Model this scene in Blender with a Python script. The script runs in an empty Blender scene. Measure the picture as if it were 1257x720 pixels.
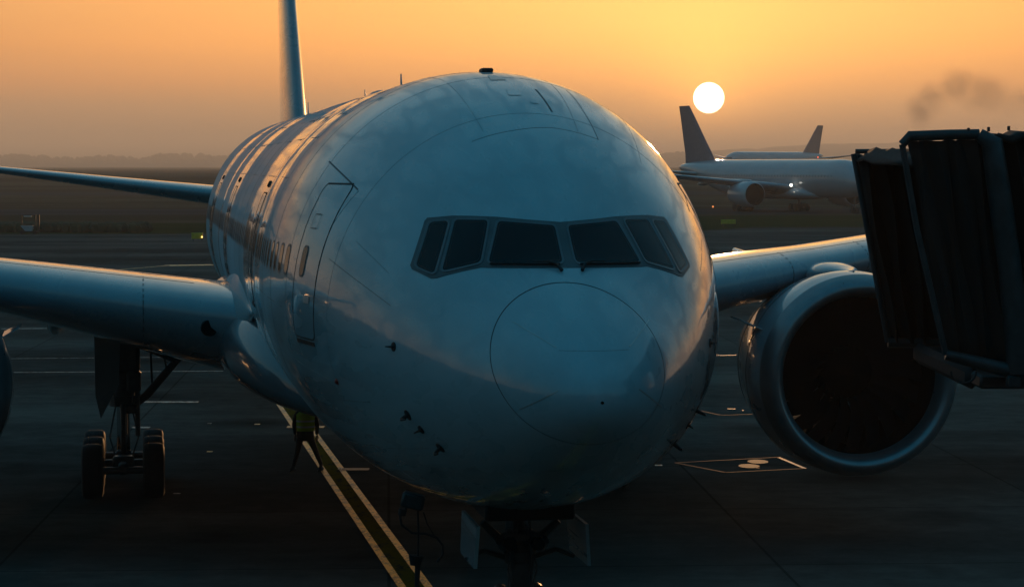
EXPO=0.0; SUN_E=3.5; NISH=.03; HAZE_D=.00026; SMOKE=.075
SUN_RAMP=[(0,(.135,.115,.085)),(.058,(.18,.145,.105)),(.091,(.27,.19,.125)),(.126,(.48,.265,.14)),(.149,(.74,.315,.125)),(.18,(.96,.385,.115)),(.215,(1.0,.44,.13)),(.25,(.9,.48,.19)),(.29,(.36,.34,.28)),(.35,(.17,.30,.33)),(.45,(.09,.24,.31)),(.62,(.02,.145,.215)),(1,(.006,.115,.200))]
SIDE_RAMP=[(0,(.05,.055,.055)),(.12,(.10,.09,.08)),(.2,(.13,.13,.12)),(.28,(.07,.12,.13)),(.4,(.025,.125,.18)),(1,(.006,.115,.20))]
ANTI_RAMP=[(0,(.015,.03,.04)),(.2,(.025,.07,.09)),(.4,(.012,.10,.152)),(1,(.006,.115,.20))]
GLOW1=(.18,.20,.07); GLOW2=(1.3,.5,.07); DISC=(9,8,5)
import bpy, bmesh, math, random
import numpy as np
from mathutils import Vector, Matrix
random.seed(7); rng=np.random.RandomState(5)
PI=math.pi; R_=math.radians
scene=bpy.context.scene
COL=scene.collection

# ------------------------------------------------------------------ scale of the place
CAM_H=7.7                       # camera height above the apron
NOSE=(1.0,26.0); YAW=R_(8.87)   # nose of the parked airliner and the direction it is parked in
Z0=5.93; RAD=3.18               # fuselage axis height and radius

# ------------------------------------------------------------------ fuselage shape
NS=np.array([0,.06,.25,.5,1,1.5,2,3,4,5,6,7,8,9,10.5,43,47,51,55,59,62,63.0])
HW=np.array([0.0,.25,.5,.72,1.02,1.27,1.5,1.92,2.27,2.55,2.77,2.95,3.07,3.14,RAD,RAD,3.0,2.6,2.0,1.25,.6,.25])
TP=np.array([-.85,-.62,-.42,-.22,.08,.33,.58,1.30,1.9,2.33,2.66,2.9,3.06,3.14,RAD,RAD,RAD,3.12,2.98,2.75,2.4,2.1])
BT=np.array([-.85,-1.05,-1.25,-1.42,-1.69,-1.89,-2.06,-2.34,-2.57,-2.75,-2.88,-2.98,-3.04,-3.07,-3.1,-3.1,-2.5,-1.5,-.5,.45,1.1,1.6])
ZC=np.array([-.85,-.84,-.82,-.8,-.76,-.72,-.66,-.55,-.43,-.32,-.22,-.14,-.07,-.03,0,0,.3,.8,1.3,1.65,1.8,1.85])
SQ=np.sqrt(NS)
def slopes(X,Y):
    h=np.diff(X);d=np.diff(Y)/h;n=len(X);m=np.zeros(n)
    for i in range(1,n-1):
        if d[i-1]*d[i]>0:
            w1=2*h[i]+h[i-1];w2=h[i]+2*h[i-1];m[i]=(w1+w2)/(w1/d[i-1]+w2/d[i])
    m[0]=d[0];m[-1]=d[-1]; return m
PR=np.stack([HW,TP,BT,ZC]); PM=np.stack([slopes(SQ,v) for v in PR]); HSQ=np.diff(SQ)
import bisect
PRL=PR.T.tolist(); PML=PM.T.tolist(); SQL=SQ.tolist()
def prof1(s):
    x=math.sqrt(max(s,0)); i=min(max(bisect.bisect_left(SQL,x)-1,0),len(SQL)-2); h=SQL[i+1]-SQL[i]; t=(x-SQL[i])/h
    a=2*t**3-3*t**2+1; b=(t**3-2*t**2+t)*h; c=-2*t**3+3*t**2; d=(t**3-t**2)*h
    return [a*PRL[i][k]+b*PML[i][k]+c*PRL[i+1][k]+d*PML[i+1][k] for k in range(4)]
def prof(s):
    if np.ndim(s)==0: return prof1(float(s))
    x=np.sqrt(np.maximum(s,0)); i=np.clip(np.searchsorted(SQ,x)-1,0,len(SQ)-2); h=HSQ[i]; t=(x-SQ[i])/h
    a=2*t**3-3*t**2+1; b=(t**3-2*t**2+t)*h; c=-2*t**3+3*t**2; d=(t**3-t**2)*h
    return [a*PR[k][i]+b*PM[k][i]+c*PR[k][i+1]+d*PM[k][i+1] for k in range(4)]
def ripple(s):
    """the barrel sections of the skin meet at slightly pulled-in joints"""
    s=np.asarray(s,float)
    r=.0045*np.sin(s*1.9+.6)+.004*np.sin(s*.83+2.0)+.0016*np.sin(s*4.7)
    return r*np.clip((s-8.0)/3,0,1)*np.clip((60-s)/6,0,1)
def sk(s,th,off=0.0):
    """point on the skin: s metres aft of the nose, th angle from the crown (+ = image right)"""
    if np.ndim(s)==0:
        s=float(s);th=float(th); w,t,b,c=prof1(s); cz=math.cos(th)
        o=off+((.0045*math.sin(s*1.9+.6)+.004*math.sin(s*.83+2.0)+.0016*math.sin(s*4.7))*min(1,max(0,(s-8)/3))*min(1,max(0,(60-s)/6)))
        return ((w+o)*math.sin(th),s,c+((t-c+o)*cz if cz>0 else (c-b+o)*cz)+Z0)
    w,t,b,c=prof(s); cz=np.cos(th); o=off+ripple(s)
    y=(w+o)*np.sin(th); z=c+np.where(cz>0,(t-c+o)*cz,(c-b+o)*cz)
    return np.stack([y,np.broadcast_to(s,np.shape(y)),z+Z0],-1)
def sk_sz(s,z,side,off=0.0):
    """skin point at height z (above the axis) and station s"""
    w,t,b,c=prof(s)
    k=(z-c)/((t-c) if z>c else (c-b)); k=max(-1,min(1,k))
    return Vector(sk(np.array(float(s)),np.array(side*math.acos(k)),off))
def sk_yz(y,z,off=0.0):
    """skin point of the nose cap seen straight from ahead at (y,z above the axis)"""
    lo,hi=0.0005,9.0
    for _ in range(26):
        m=(lo+hi)/2; w,t,b,c=prof1(m); e=(t-c) if z>c else (c-b)
        if (y/w)**2+((z-c)/e)**2>1: lo=m
        else: hi=m
    s=(lo+hi)/2; w,t,b,c=prof(np.array(s)); e=(t-c) if z>c else (c-b)
    th=math.atan2(y/w,(z-c)/e)
    p=Vector(sk(np.array(s),np.array(th)))
    if off:
        a=Vector(sk(np.array(s+.03),np.array(th)))-p; q=Vector(sk(np.array(s),np.array(th+.02)))-p
        n=a.cross(q).normalized()
        if n.y>0: n=-n
        p=p+n*off
    return p

# ------------------------------------------------------------------ helpers
def link(o): COL.objects.link(o); return o
def tag(o,label=None,cat=None,group=None,kind=None):
    if label: o['label']=label
    if cat: o['category']=cat
    if group: o['group']=group
    if kind: o['kind']=kind
    return o
def empty(name,loc=(0,0,0),rz=0.0):
    o=bpy.data.objects.new(name,None); o.location=loc; o.rotation_euler=(0,0,rz); o.empty_display_size=.3
    return link(o)
class MB:
    def __init__(s): s.v=[];s.f=[];s.m=[];s.mi=0
    def mat(s,i): s.mi=i; return s
    def add(s,vs,fs):
        b=len(s.v); s.v+= [tuple(float(c) for c in p) for p in vs]
        for f in fs: s.f.append(tuple(b+i for i in f)); s.m.append(s.mi)
        return s
    def box(s,c,d,rot=None,bev=0.0):
        hx,hy,hz=[a/2 for a in d]; M=Matrix.Identity(3) if rot is None else rot
        if bev<=0: bev=min(hx,hy,hz)*.08
        b=min(bev,hx*.9,hy*.9,hz*.9)
        P=[];idx={}
        for sx in(-1,1):
            for sy in(-1,1):
                for sz in(-1,1):
                    for ax in range(3):
                        q=[sx*(hx-b),sy*(hy-b),sz*(hz-b)]; q[ax]=(sx*hx,sy*hy,sz*hz)[ax]
                        idx[(sx,sy,sz,ax)]=len(P); P.append(Vector(c)+M@Vector(q))
        F=[]
        for ax in range(3):
            o=[a for a in range(3) if a!=ax]
            for sg in(-1,1):
                cs=[]
                for a,bb in((-1,-1),(1,-1),(1,1),(-1,1)):
                    k=[0,0,0];k[ax]=sg;k[o[0]]=a;k[o[1]]=bb;cs.append(idx[(*k,ax)])
                F.append(cs if (sg>0)!=(ax==1) else cs[::-1])
        for ax in range(3):
            o=[a for a in range(3) if a!=ax]
            for a in(-1,1):
                for bb in(-1,1):
                    k0=[0,0,0];k0[ax]=-1;k0[o[0]]=a;k0[o[1]]=bb;k1=list(k0);k1[ax]=1
                    F.append([idx[(*k0,o[0])],idx[(*k1,o[0])],idx[(*k1,o[1])],idx[(*k0,o[1])]])
        for sx in(-1,1):
            for sy in(-1,1):
                for sz in(-1,1): F.append([idx[(sx,sy,sz,a)] for a in range(3)])
        return s.add(P,F)
    def tube(s,pts,r,n=10,cap=True):
        pts=[Vector(p) for p in pts]; rs=r if isinstance(r,(list,tuple)) else [r]*len(pts)
        V=[];F=[];up=None
        for i,p in enumerate(pts):
            d=(pts[min(i+1,len(pts)-1)]-pts[max(i-1,0)]).normalized()
            if up is None:
                up=Vector((0,0,1)) if abs(d.z)<.9 else Vector((1,0,0))
            a=d.cross(up).normalized(); b=a.cross(d).normalized(); up=b
            for k in range(n):
                t=2*PI*k/n; V.append(p+a*math.cos(t)*rs[i]+b*math.sin(t)*rs[i])
        for i in range(len(pts)-1):
            for k in range(n): F.append((i*n+k,i*n+(k+1)%n,(i+1)*n+(k+1)%n,(i+1)*n+k))
        if cap: F.append(tuple(range(n))[::-1]); F.append(tuple((len(pts)-1)*n+k for k in range(n)))
        return s.add(V,F)
    def loft(s,rings,closed=True,cap0=False,cap1=False):
        n=len(rings[0]);V=[p for r in rings for p in r];F=[]
        for i in range(len(rings)-1):
            for k in range(n if closed else n-1):
                F.append((i*n+k,i*n+(k+1)%n,(i+1)*n+(k+1)%n,(i+1)*n+k))
        if cap0: F.append(tuple(range(n))[::-1])
        if cap1: F.append(tuple((len(rings)-1)*n+k for k in range(n)))
        return s.add(V,F)
    def lathe(s,prf,c=(0,0,0),axis='y',n=64):
        """prf: list of (along axis, radius)"""
        rings=[]
        for a,r in prf:
            ring=[]
            for k in range(n):
                t=2*PI*k/n; u,w=r*math.cos(t),r*math.sin(t)
                p=(u,a,w) if axis=='y' else ((a,u,w) if axis=='x' else (u,w,a))
                ring.append((c[0]+p[0],c[1]+p[1],c[2]+p[2]))
            rings.append(ring)
        return s.loft(rings)
    def sphere(s,c,r,n=12,m=8,sc=(1,1,1)):
        rings=[]
        for i in range(m+1):
            a=PI*i/m
            rings.append([(c[0]+sc[0]*r*math.sin(a)*math.cos(2*PI*k/n),c[1]+sc[1]*r*math.sin(a)*math.sin(2*PI*k/n),c[2]+sc[2]*r*math.cos(a)) for k in range(n)])
        return s.loft(rings)
    def build(s,name,mats,parent=None,smooth=True,ang=38,loc=None):
        me=bpy.data.meshes.new(name); me.from_pydata(s.v,[],s.f)
        if not isinstance(mats,(list,tuple)): mats=[mats]
        for m in mats: me.materials.append(m)
        me.polygons.foreach_set('material_index',s.m); me.validate()
        bm=bmesh.new(); bm.from_mesh(me); bmesh.ops.remove_doubles(bm,verts=bm.verts,dist=1e-5)
        bmesh.ops.recalc_face_normals(bm,faces=bm.faces); bm.to_mesh(me); bm.free()
        if smooth:
            me.polygons.foreach_set('use_smooth',[True]*len(me.polygons))
            me.set_sharp_from_angle(angle=R_(ang))
        o=bpy.data.objects.new(name,me); link(o)
        if loc: o.location=loc
        if parent: o.parent=parent
        return o
def copy_tree(o,parent=None):
    c=o.copy(); COL.objects.link(c)
    if parent: c.parent=parent
    for ch in list(o.children): copy_tree(ch,c)
    return c
def patch(mb,outline,fn,rings=6):
    """fill a convex outline (2D) and drape it with fn(x,y)->3D"""
    n=len(outline); cx=sum(p[0] for p in outline)/n; cy=sum(p[1] for p in outline)/n
    V=[fn(cx,cy)];F=[]
    for i in range(1,rings+1):
        k=i/rings
        for p in outline: V.append(fn(cx+(p[0]-cx)*k,cy+(p[1]-cy)*k))
    for j in range(n): F.append((0,1+j,1+(j+1)%n))
    for i in range(rings-1):
        for j in range(n):
            a=1+i*n; b=a+n; F.append((a+j,b+j,b+(j+1)%n,a+(j+1)%n))
    return mb.add(V,F)
def band(mb,o1,o2,fn1,fn2,closed=True):
    n=len(o1);V=[fn1(*p) for p in o1]+[fn2(*p) for p in o2];F=[]
    for j in range(n if closed else n-1): F.append((j,(j+1)%n,n+(j+1)%n,n+j))
    return mb.add(V,F)
def rounded(pts,r,seg=5,sub=5):
    """round the corners of a polygon and subdivide its edges"""
    out=[];n=len(pts)
    for i in range(n):
        p=Vector(pts[i]);a=Vector(pts[i-1]);b=Vector(pts[(i+1)%n])
        da=(a-p);db=(b-p);rr=min(r,da.length*.45,db.length*.45)
        p0=p+da.normalized()*rr;p1=p+db.normalized()*rr
        for k in range(seg+1):
            t=k/seg; q=(1-t)**2*p0+2*t*(1-t)*p+t*t*p1; out.append((q.x,q.y))
        nx=Vector(pts[(i+1)%n]); nb=Vector(pts[(i+2)%n]); q0=p1
        d=(p-nx); r2=min(r,d.length*.45,(nb-nx).length*.45); q1=nx+d.normalized()*r2
        for k in range(1,sub): t=k/sub; q=q0+(q1-q0)*t; out.append((q.x,q.y))
    return out
def grow(poly,d):
    """offset a counter- or clockwise convex polygon outward by d"""
    n=len(poly);cx=sum(p[0] for p in poly)/n;cy=sum(p[1] for p in poly)/n;out=[]
    A=sum(poly[i-1][0]*poly[i][1]-poly[i][0]*poly[i-1][1] for i in range(n)); sg=1 if A>0 else -1
    for i in range(n):
        p=Vector(poly[i]);a=(p-Vector(poly[i-1]));b=(Vector(poly[(i+1)%n])-p)
        a.normalize();b.normalize()
        na=Vector((a.y,-a.x))*sg;nb=Vector((b.y,-b.x))*sg
        m=(na+nb); m.normalize(); k=d/max(.35,m.dot(na)); out.append((p.x+m.x*k,p.y+m.y*k))
    return out
def ribbon(mb,pts,width,lift=0.0,normal=None):
    """thin flat strip through 3D points; normal gives the outward side"""
    pts=[Vector(p) for p in pts];V=[];F=[]
    for i,p in enumerate(pts):
        d=(pts[min(i+1,len(pts)-1)]-pts[max(i-1,0)]).normalized()
        n=normal(p); w=d.cross(n).normalized()*width/2
        V+=[p+n*lift+w,p+n*lift-w,p-n*.004-w*1.2,p-n*.004+w*1.2]
    for i in range(len(pts)-1):
        a=4*i;b=a+4
        for k in range(4): F.append((a+k,a+(k+1)%4,b+(k+1)%4,b+k))
    F.append((0,1,2,3)); e=4*(len(pts)-1); F.append((e+3,e+2,e+1,e))
    return mb.add(V,F)

# ------------------------------------------------------------------ materials
def newmat(name):
    m=bpy.data.materials.new(name); m.use_nodes=True; nt=m.node_tree; b=nt.nodes['Principled BSDF']; return m,nt,b
def noise(nt,scale,detail=4,rough=.55,vec=None,stretch=None,coord='Object'):
    tc=nt.nodes.new('ShaderNodeTexCoord'); n=nt.nodes.new('ShaderNodeTexNoise')
    n.inputs['Scale'].default_value=scale;n.inputs['Detail'].default_value=detail;n.inputs['Roughness'].default_value=rough
    src=tc.outputs[coord]
    if stretch:
        mp=nt.nodes.new('ShaderNodeMapping'); mp.inputs['Scale'].default_value=stretch; nt.links.new(src,mp.inputs[0]); src=mp.outputs[0]
    nt.links.new(src,n.inputs['Vector']); return n.outputs['Fac']
def ramp(nt,fac,stops):
    r=nt.nodes.new('ShaderNodeValToRGB'); e=r.color_ramp.elements
    while len(e)<len(stops): e.new(.5)
    for i,(p,c) in enumerate(stops): e[i].position=p; e[i].color=(*c,1) if len(c)==3 else c
    nt.links.new(fac,r.inputs[0]); return r.outputs[0]
def simple(name,col,rough=.5,metal=0.0,var=.15,scale=3,coat=0.0,bump=0.0,spec=.5,stretch=None):
    m,nt,b=newmat(name)
    f=noise(nt,scale,5,stretch=stretch)
    c=ramp(nt,f,[(.3,tuple(x*(1-var) for x in col)),(.7,tuple(min(1,x*(1+var)) for x in col))])
    nt.links.new(c,b.inputs['Base Color'])
    rr=nt.nodes.new('ShaderNodeMapRange'); rr.inputs[3].default_value=max(0,rough*.8); rr.inputs[4].default_value=min(1,rough*1.2)
    nt.links.new(f,rr.inputs[0]); nt.links.new(rr.outputs[0],b.inputs['Roughness'])
    b.inputs['Metallic'].default_value=metal; b.inputs['Coat Weight'].default_value=coat; b.inputs['Coat Roughness'].default_value=.06
    b.inputs['Specular IOR Level'].default_value=spec
    if bump:
        bp=nt.nodes.new('ShaderNodeBump'); bp.inputs['Strength'].default_value=bump; bp.inputs['Distance'].default_value=.02
        nt.links.new(f,bp.inputs['Height']); nt.links.new(bp.outputs[0],b.inputs['Normal'])
    return m
def emit(name,col,st):
    m,nt,b=newmat(name); b.inputs['Base Color'].default_value=(*col,1); b.inputs['Emission Color'].default_value=(*col,1); b.inputs['Emission Strength'].default_value=st; return m
def paint(name,col,rough=.2,dirt=.12,zones=False):
    """glossy aircraft enamel with airflow streaks and skin waviness"""
    m,nt,b=newmat(name)
    f=noise(nt,1.3,6,.6,stretch=(1.0,.16,1.0)); g=noise(nt,.35,3,.5)
    mx=nt.nodes.new('ShaderNodeMath'); mx.operation='ADD'; nt.links.new(f,mx.inputs[0]); nt.links.new(g,mx.inputs[1])
    hf=nt.nodes.new('ShaderNodeMath'); hf.operation='MULTIPLY'; hf.inputs[1].default_value=.5; nt.links.new(mx.outputs[0],hf.inputs[0])
    c=ramp(nt,hf.outputs[0],[(.36,tuple(x*(1-dirt) for x in col)),(.62,col)])
    nt.links.new(c,b.inputs['Base Color'])
    rr=nt.nodes.new('ShaderNodeMapRange'); rr.inputs[1].default_value=.3; rr.inputs[2].default_value=.7; rr.inputs[3].default_value=rough*1.35; rr.inputs[4].default_value=rough*.75
    nt.links.new(f,rr.inputs[0]); nt.links.new(rr.outputs[0],b.inputs['Roughness'])
    if zones:
        tc=nt.nodes.new('ShaderNodeTexCoord'); sp=nt.nodes.new('ShaderNodeSeparateXYZ'); nt.links.new(tc.outputs['Object'],sp.inputs[0])
        q=noise(nt,1.1,5,.7,stretch=(1,.6,1)); a1=nt.nodes.new('ShaderNodeMath'); a1.operation='MULTIPLY_ADD'; a1.inputs[1].default_value=1.8; nt.links.new(q,a1.inputs[0]); nt.links.new(sp.outputs[1],a1.inputs[2])
        a2=nt.nodes.new('ShaderNodeMath'); a2.operation='DIVIDE'; a2.inputs[1].default_value=64; nt.links.new(a1.outputs[0],a2.inputs[0])
        lo=.10; st=[(0,1)]; 
        for (s0,s1,e) in ((8.2,11.6,0),(13.3,14.3,1),(15.0,19.2,1),(27.6,30.0,1),(33.2,33.5,1),(38.4,41.0,1)):
            if not e: st+=[(s0/64,1),(s1/64,lo)]
            else: st+=[((s0-.2)/64,lo),(s0/64,1),(s1/64,1),((s1+.2)/64,lo)]
        gz=ramp(nt,a2.outputs[0],[(p,(v,v,v)) for p,v in st])
        pn=noise(nt,1.5,3,.5,stretch=(1.6,.055,1.3)); pr=ramp(nt,pn,[(.40,(1,1,1)),(.52,(.60,.60,.60)),(.60,(.95,.95,.95))])
        mm=nt.nodes.new('ShaderNodeMix'); mm.data_type='RGBA'; mm.blend_type='MULTIPLY'; mm.inputs[0].default_value=1; nt.links.new(gz,mm.inputs[6]); nt.links.new(pr,mm.inputs[7]); gz=mm.outputs[2]
        for nm,a_,b_ in(('Coat Weight',0,1),('Specular IOR Level',.05,.5),('Roughness',.6,.24)):
            r2=nt.nodes.new('ShaderNodeMapRange'); r2.inputs[3].default_value=a_; r2.inputs[4].default_value=b_; nt.links.new(gz,r2.inputs[0]); nt.links.new(r2.outputs[0],b.inputs[nm])
    b.inputs['Coat Weight'].default_value=1.0; b.inputs['Coat Roughness'].default_value=.035; b.inputs['Coat IOR'].default_value=1.65
    w=noise(nt,1.1,3,.5,stretch=(1,.40,1)); w2=noise(nt,5,2,.5,stretch=(1,.3,1))
    ad=nt.nodes.new('ShaderNodeMath'); ad.operation='MULTIPLY_ADD'; ad.inputs[1].default_value=.07; nt.links.new(w2,ad.inputs[0]); nt.links.new(w,ad.inputs[2])
    bp=nt.nodes.new('ShaderNodeBump'); bp.inputs['Strength'].default_value=.62; bp.inputs['Distance'].default_value=.022
    nt.links.new(ad.outputs[0],bp.inputs['Height']); nt.links.new(bp.outputs[0],b.inputs['Normal']); nt.links.new(bp.outputs[0],b.inputs['Coat Normal'])
    return m
M=dict(
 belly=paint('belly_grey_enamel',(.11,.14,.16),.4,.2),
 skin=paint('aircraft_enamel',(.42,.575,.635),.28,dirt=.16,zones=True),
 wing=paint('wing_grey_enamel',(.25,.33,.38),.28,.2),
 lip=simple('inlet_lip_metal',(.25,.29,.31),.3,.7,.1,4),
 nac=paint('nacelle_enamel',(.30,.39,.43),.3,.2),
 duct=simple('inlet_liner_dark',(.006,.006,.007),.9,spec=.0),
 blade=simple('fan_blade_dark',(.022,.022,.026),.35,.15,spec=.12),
 glass=simple('cockpit_glass',(.004,.006,.008),.05,0,.2,2,spec=.26),
 seal2=simple('window_frame_light',(.15,.165,.18),.4),
 seal=simple('window_frame_grey',(.10,.115,.125),.45),
 rubber=simple('tyre_rubber',(.018,.018,.019),.75,0,.3,9,bump=.3),
 dark=simple('black_seal',(.015,.015,.017),.6),
 gear=simple('gear_paint_grey',(.09,.095,.10),.4,.2,.25,6),
 chrome=simple('oleo_chrome',(.6,.6,.6),.15,1,.05),
 seam=simple('seam_line_dark',(.10,.12,.13),.6),
 faint=simple('seam_line_faint',(.20,.26,.29),.5),
 pale=simple('static_strip_metal',(.55,.58,.58),.3,.5),
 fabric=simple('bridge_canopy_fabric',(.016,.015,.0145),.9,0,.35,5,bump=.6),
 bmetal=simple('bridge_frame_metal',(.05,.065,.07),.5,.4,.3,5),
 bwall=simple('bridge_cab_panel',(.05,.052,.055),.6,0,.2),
 red=simple('red_paint',(.35,.03,.02),.4),
)
# ------------------------------------------------------------------ camera
cam=bpy.data.cameras.new('camera'); co=bpy.data.objects.new('camera',cam); link(co)
cam.sensor_width=36; cam.lens=2904/1257*36; cam.clip_start=.3; cam.clip_end=20000
co.location=(0,0,CAM_H); co.rotation_euler=(R_(90)-math.atan(157/2904),0,0)
scene.camera=co
scene.view_settings.view_transform='Standard'; scene.view_settings.look='None'; scene.view_settings.exposure=EXPO; scene.view_settings.gamma=1
try: scene.view_settings.use_curve_mapping=False
except Exception: pass
cy=scene.cycles
cy.use_denoising=True
cy.max_bounces=8; cy.diffuse_bounces=3; cy.glossy_bounces=4; cy.transmission_bounces=4; cy.volume_bounces=1; cy.transparent_max_bounces=8
cy.sample_clamp_indirect=4.0; cy.sample_clamp_direct=0
# ------------------------------------------------------------------ sun and sky
SUN_EL=R_(1.62); SUN_AZ=R_(4.74)     # azimuth clockwise from +Y
sdir=Vector((math.sin(SUN_AZ)*math.cos(SUN_EL),math.cos(SUN_AZ)*math.cos(SUN_EL),math.sin(SUN_EL)))
sl=bpy.data.lights.new('sun','SUN'); sl.energy=SUN_E; sl.angle=R_(.55); sl.color=(1.0,.50,.20)
so=bpy.data.objects.new('sun',sl); link(so); so.rotation_euler=(-sdir).to_track_quat('-Z','Y').to_euler(); so.location=(60,300,60)

w=bpy.data.worlds.new('World'); scene.world=w; w.use_nodes=True; nt=w.node_tree
for n in list(nt.nodes): nt.nodes.remove(n)
N=nt.nodes.new; L=nt.links.new
def math_(op,a,b=None,c=None,clamp=False):
    n=N('ShaderNodeMath'); n.operation=op; n.use_clamp=clamp
    for i,x in enumerate((a,b,c)):
        if x is None: continue
        if isinstance(x,(int,float)): n.inputs[i].default_value=x
        else: L(x,n.inputs[i])
    return n.outputs[0]
def mixc(f,a,b,mode='MIX'):
    n=N('ShaderNodeMix'); n.data_type='RGBA'; n.blend_type=mode
    if isinstance(f,(int,float)): n.inputs[0].default_value=f
    else: L(f,n.inputs[0])
    for i,x in ((6,a),(7,b)):
        if isinstance(x,tuple): n.inputs[i].default_value=(*x,1)
        else: L(x,n.inputs[i])
    return n.outputs[2]
tc=N('ShaderNodeTexCoord'); sep=N('ShaderNodeSeparateXYZ'); L(tc.outputs['Generated'],sep.inputs[0])
x,y,z=sep.outputs
el=math_('MULTIPLY',math_('ARCSINE',z),180/PI)
t=math_('SQRT',math_('DIVIDE',math_('MAXIMUM',el,0.0),90.0))
hl=math_('SQRT',math_('MAXIMUM',math_('ADD',math_('MULTIPLY',x,x),math_('MULTIPLY',y,y)),1e-6))
ca=math_('DIVIDE',math_('ADD',math_('MULTIPLY',x,math.sin(SUN_AZ)),math_('MULTIPLY',y,math.cos(SUN_AZ))),hl)
def rmp(st):
    r=N('ShaderNodeValToRGB'); e=r.color_ramp.elements
    while len(e)<len(st): e.new(.5)
    for i,(p,c) in enumerate(st): e[i].position=p; e[i].color=(*c,1)
    L(t,r.inputs[0]); return r.outputs[0]
ZEN=(.030,.150,.225)
sunr=rmp(SUN_RAMP); sider=rmp(SIDE_RAMP); antir=rmp(ANTI_RAMP)
def smooth(v,a,b):
    n=N('ShaderNodeMapRange'); n.interpolation_type='SMOOTHSTEP'; L(v,n.inputs[0]); n.inputs[1].default_value=a; n.inputs[2].default_value=b; return n.outputs[0]
c=mixc(smooth(ca,-.6,.35),antir,sider)
c=mixc(smooth(ca,.85,.99),c,sunr)
dot=math_('ADD',math_('ADD',math_('MULTIPLY',x,sdir.x),math_('MULTIPLY',y,sdir.y)),math_('MULTIPLY',z,sdir.z))
ang=math_('MULTIPLY',math_('ARCCOSINE',math_('MINIMUM',dot,.9999999)),180/PI)
# yellow glow of the low sun, wider upwards than along the hazy horizon
g1=math_('POWER',2.718,math_('MULTIPLY',math_('POWER',math_('DIVIDE',ang,7.5),2.0),-1.0))
g1=math_('MULTIPLY',g1,smooth(el,.2,4.0))
g2=math_('POWER',2.718,math_('MULTIPLY',math_('DIVIDE',ang,1.3),-1.0))
c=mixc(math_('MULTIPLY',g1,1.0),c,GLOW1,'ADD')
c=mixc(math_('MULTIPLY',g2,1.0),c,GLOW2,'ADD')
# soft uneven bands of high haze
nz=N('ShaderNodeTexNoise'); nz.inputs['Scale'].default_value=3.0; nz.inputs['Detail'].default_value=4
mp=N('ShaderNodeMapping'); mp.inputs['Scale'].default_value=(1,1,9); L(tc.outputs['Generated'],mp.inputs[0]); L(mp.outputs[0],nz.inputs['Vector'])
k=N('ShaderNodeMapRange'); L(nz.outputs['Fac'],k.inputs[0]); k.inputs[1].default_value=.3;k.inputs[2].default_value=.7;k.inputs[3].default_value=.93;k.inputs[4].default_value=1.07
vm=N('ShaderNodeVectorMath'); vm.operation='SCALE'; L(c,vm.inputs[0]); L(k.outputs[0],vm.inputs['Scale'])
disc=smooth(ang,.385,.345)
c2=mixc(disc,vm.outputs[0],DISC)
sky=N('ShaderNodeTexSky'); sky.sky_type='NISHITA'; sky.sun_disc=False; sky.sun_elevation=SUN_EL; sky.sun_rotation=SUN_AZ; sky.dust_density=3.0
bg1=N('ShaderNodeBackground'); L(sky.outputs[0],bg1.inputs[0]); bg1.inputs[1].default_value=NISH
bg2=N('ShaderNodeBackground'); L(c2,bg2.inputs[0]); bg2.inputs[1].default_value=1.0
ad=N('ShaderNodeAddShader'); L(bg1.outputs[0],ad.inputs[0]); L(bg2.outputs[0],ad.inputs[1])
out=N('ShaderNodeOutputWorld'); L(ad.outputs[0],out.inputs[0])
try: w.cycles.sampling_method='MANUAL'; w.cycles.sample_map_resolution=2048
except Exception: pass

# ------------------------------------------------------------------ ground
def rise(Y):
    t=max(0,min(1,(Y-470)/330)); return 3.9*t*t*(3-2*t)
def sheet(name,xs,ys,mat,zoff,fn=None):
    V=[];F=[]
    for yy in ys:
        for xx in xs: V.append((xx,yy,rise(yy)+zoff+(fn(xx,yy) if fn else 0)))
    n=len(xs)
    for j in range(len(ys)-1):
        for i in range(n-1): F.append((j*n+i,j*n+i+1,(j+1)*n+i+1,(j+1)*n+i))
    me=bpy.data.meshes.new(name); me.from_pydata(V,[],F); me.materials.append(mat)
    me.polygons.foreach_set('use_smooth',[True]*len(F))
    o=bpy.data.objects.new(name,me); link(o); o['kind']='structure'; return o
def ground_mat(name,c1,c2,rough,stretch,scale,bump=.2,c3=None):
    m,nt,b=newmat(name)
    f=noise(nt,scale,8,.6,stretch=stretch); g=noise(nt,scale*9,6,.65)
    mx=nt.nodes.new('ShaderNodeMath'); mx.operation='MULTIPLY_ADD'; mx.inputs[1].default_value=.35; nt.links.new(g,mx.inputs[0]); nt.links.new(f,mx.inputs[2])
    st=[(.42,c1),(.82,c2)] if c3 is None else [(.42,c1),(.62,c3),(.82,c2)]
    nt.links.new(ramp(nt,mx.outputs[0],st),b.inputs['Base Color'])
    rr=nt.nodes.new('ShaderNodeMapRange'); rr.inputs[1].default_value=.35; rr.inputs[2].default_value=.65; rr.inputs[3].default_value=rough[0]; rr.inputs[4].default_value=rough[1]
    nt.links.new(f,rr.inputs[0]); nt.links.new(rr.outputs[0],b.inputs['Roughness']); b.inputs['Specular IOR Level'].default_value=0.0
    bp=nt.nodes.new('ShaderNodeBump'); bp.inputs['Strength'].default_value=bump; bp.inputs['Distance'].default_value=.03
    nt.links.new(g,bp.inputs['Height']); nt.links.new(bp.outputs[0],b.inputs['Normal']); return m
M['grass']=ground_mat('field_grass',(.040,.042,.030),(.11,.10,.07),(.95,1.0),(.25,1.2,1),.02,.08,(.055,.042,.026))
M['green']=ground_mat('verge_grass',(.022,.030,.010),(.045,.055,.018),(.95,1.0),(.3,1,1),.05,.08)
M['taxi']=ground_mat('taxiway_asphalt',(.04,.042,.045),(.065,.066,.07),(.85,1.0),(.2,1,1),.05,.04)
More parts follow.
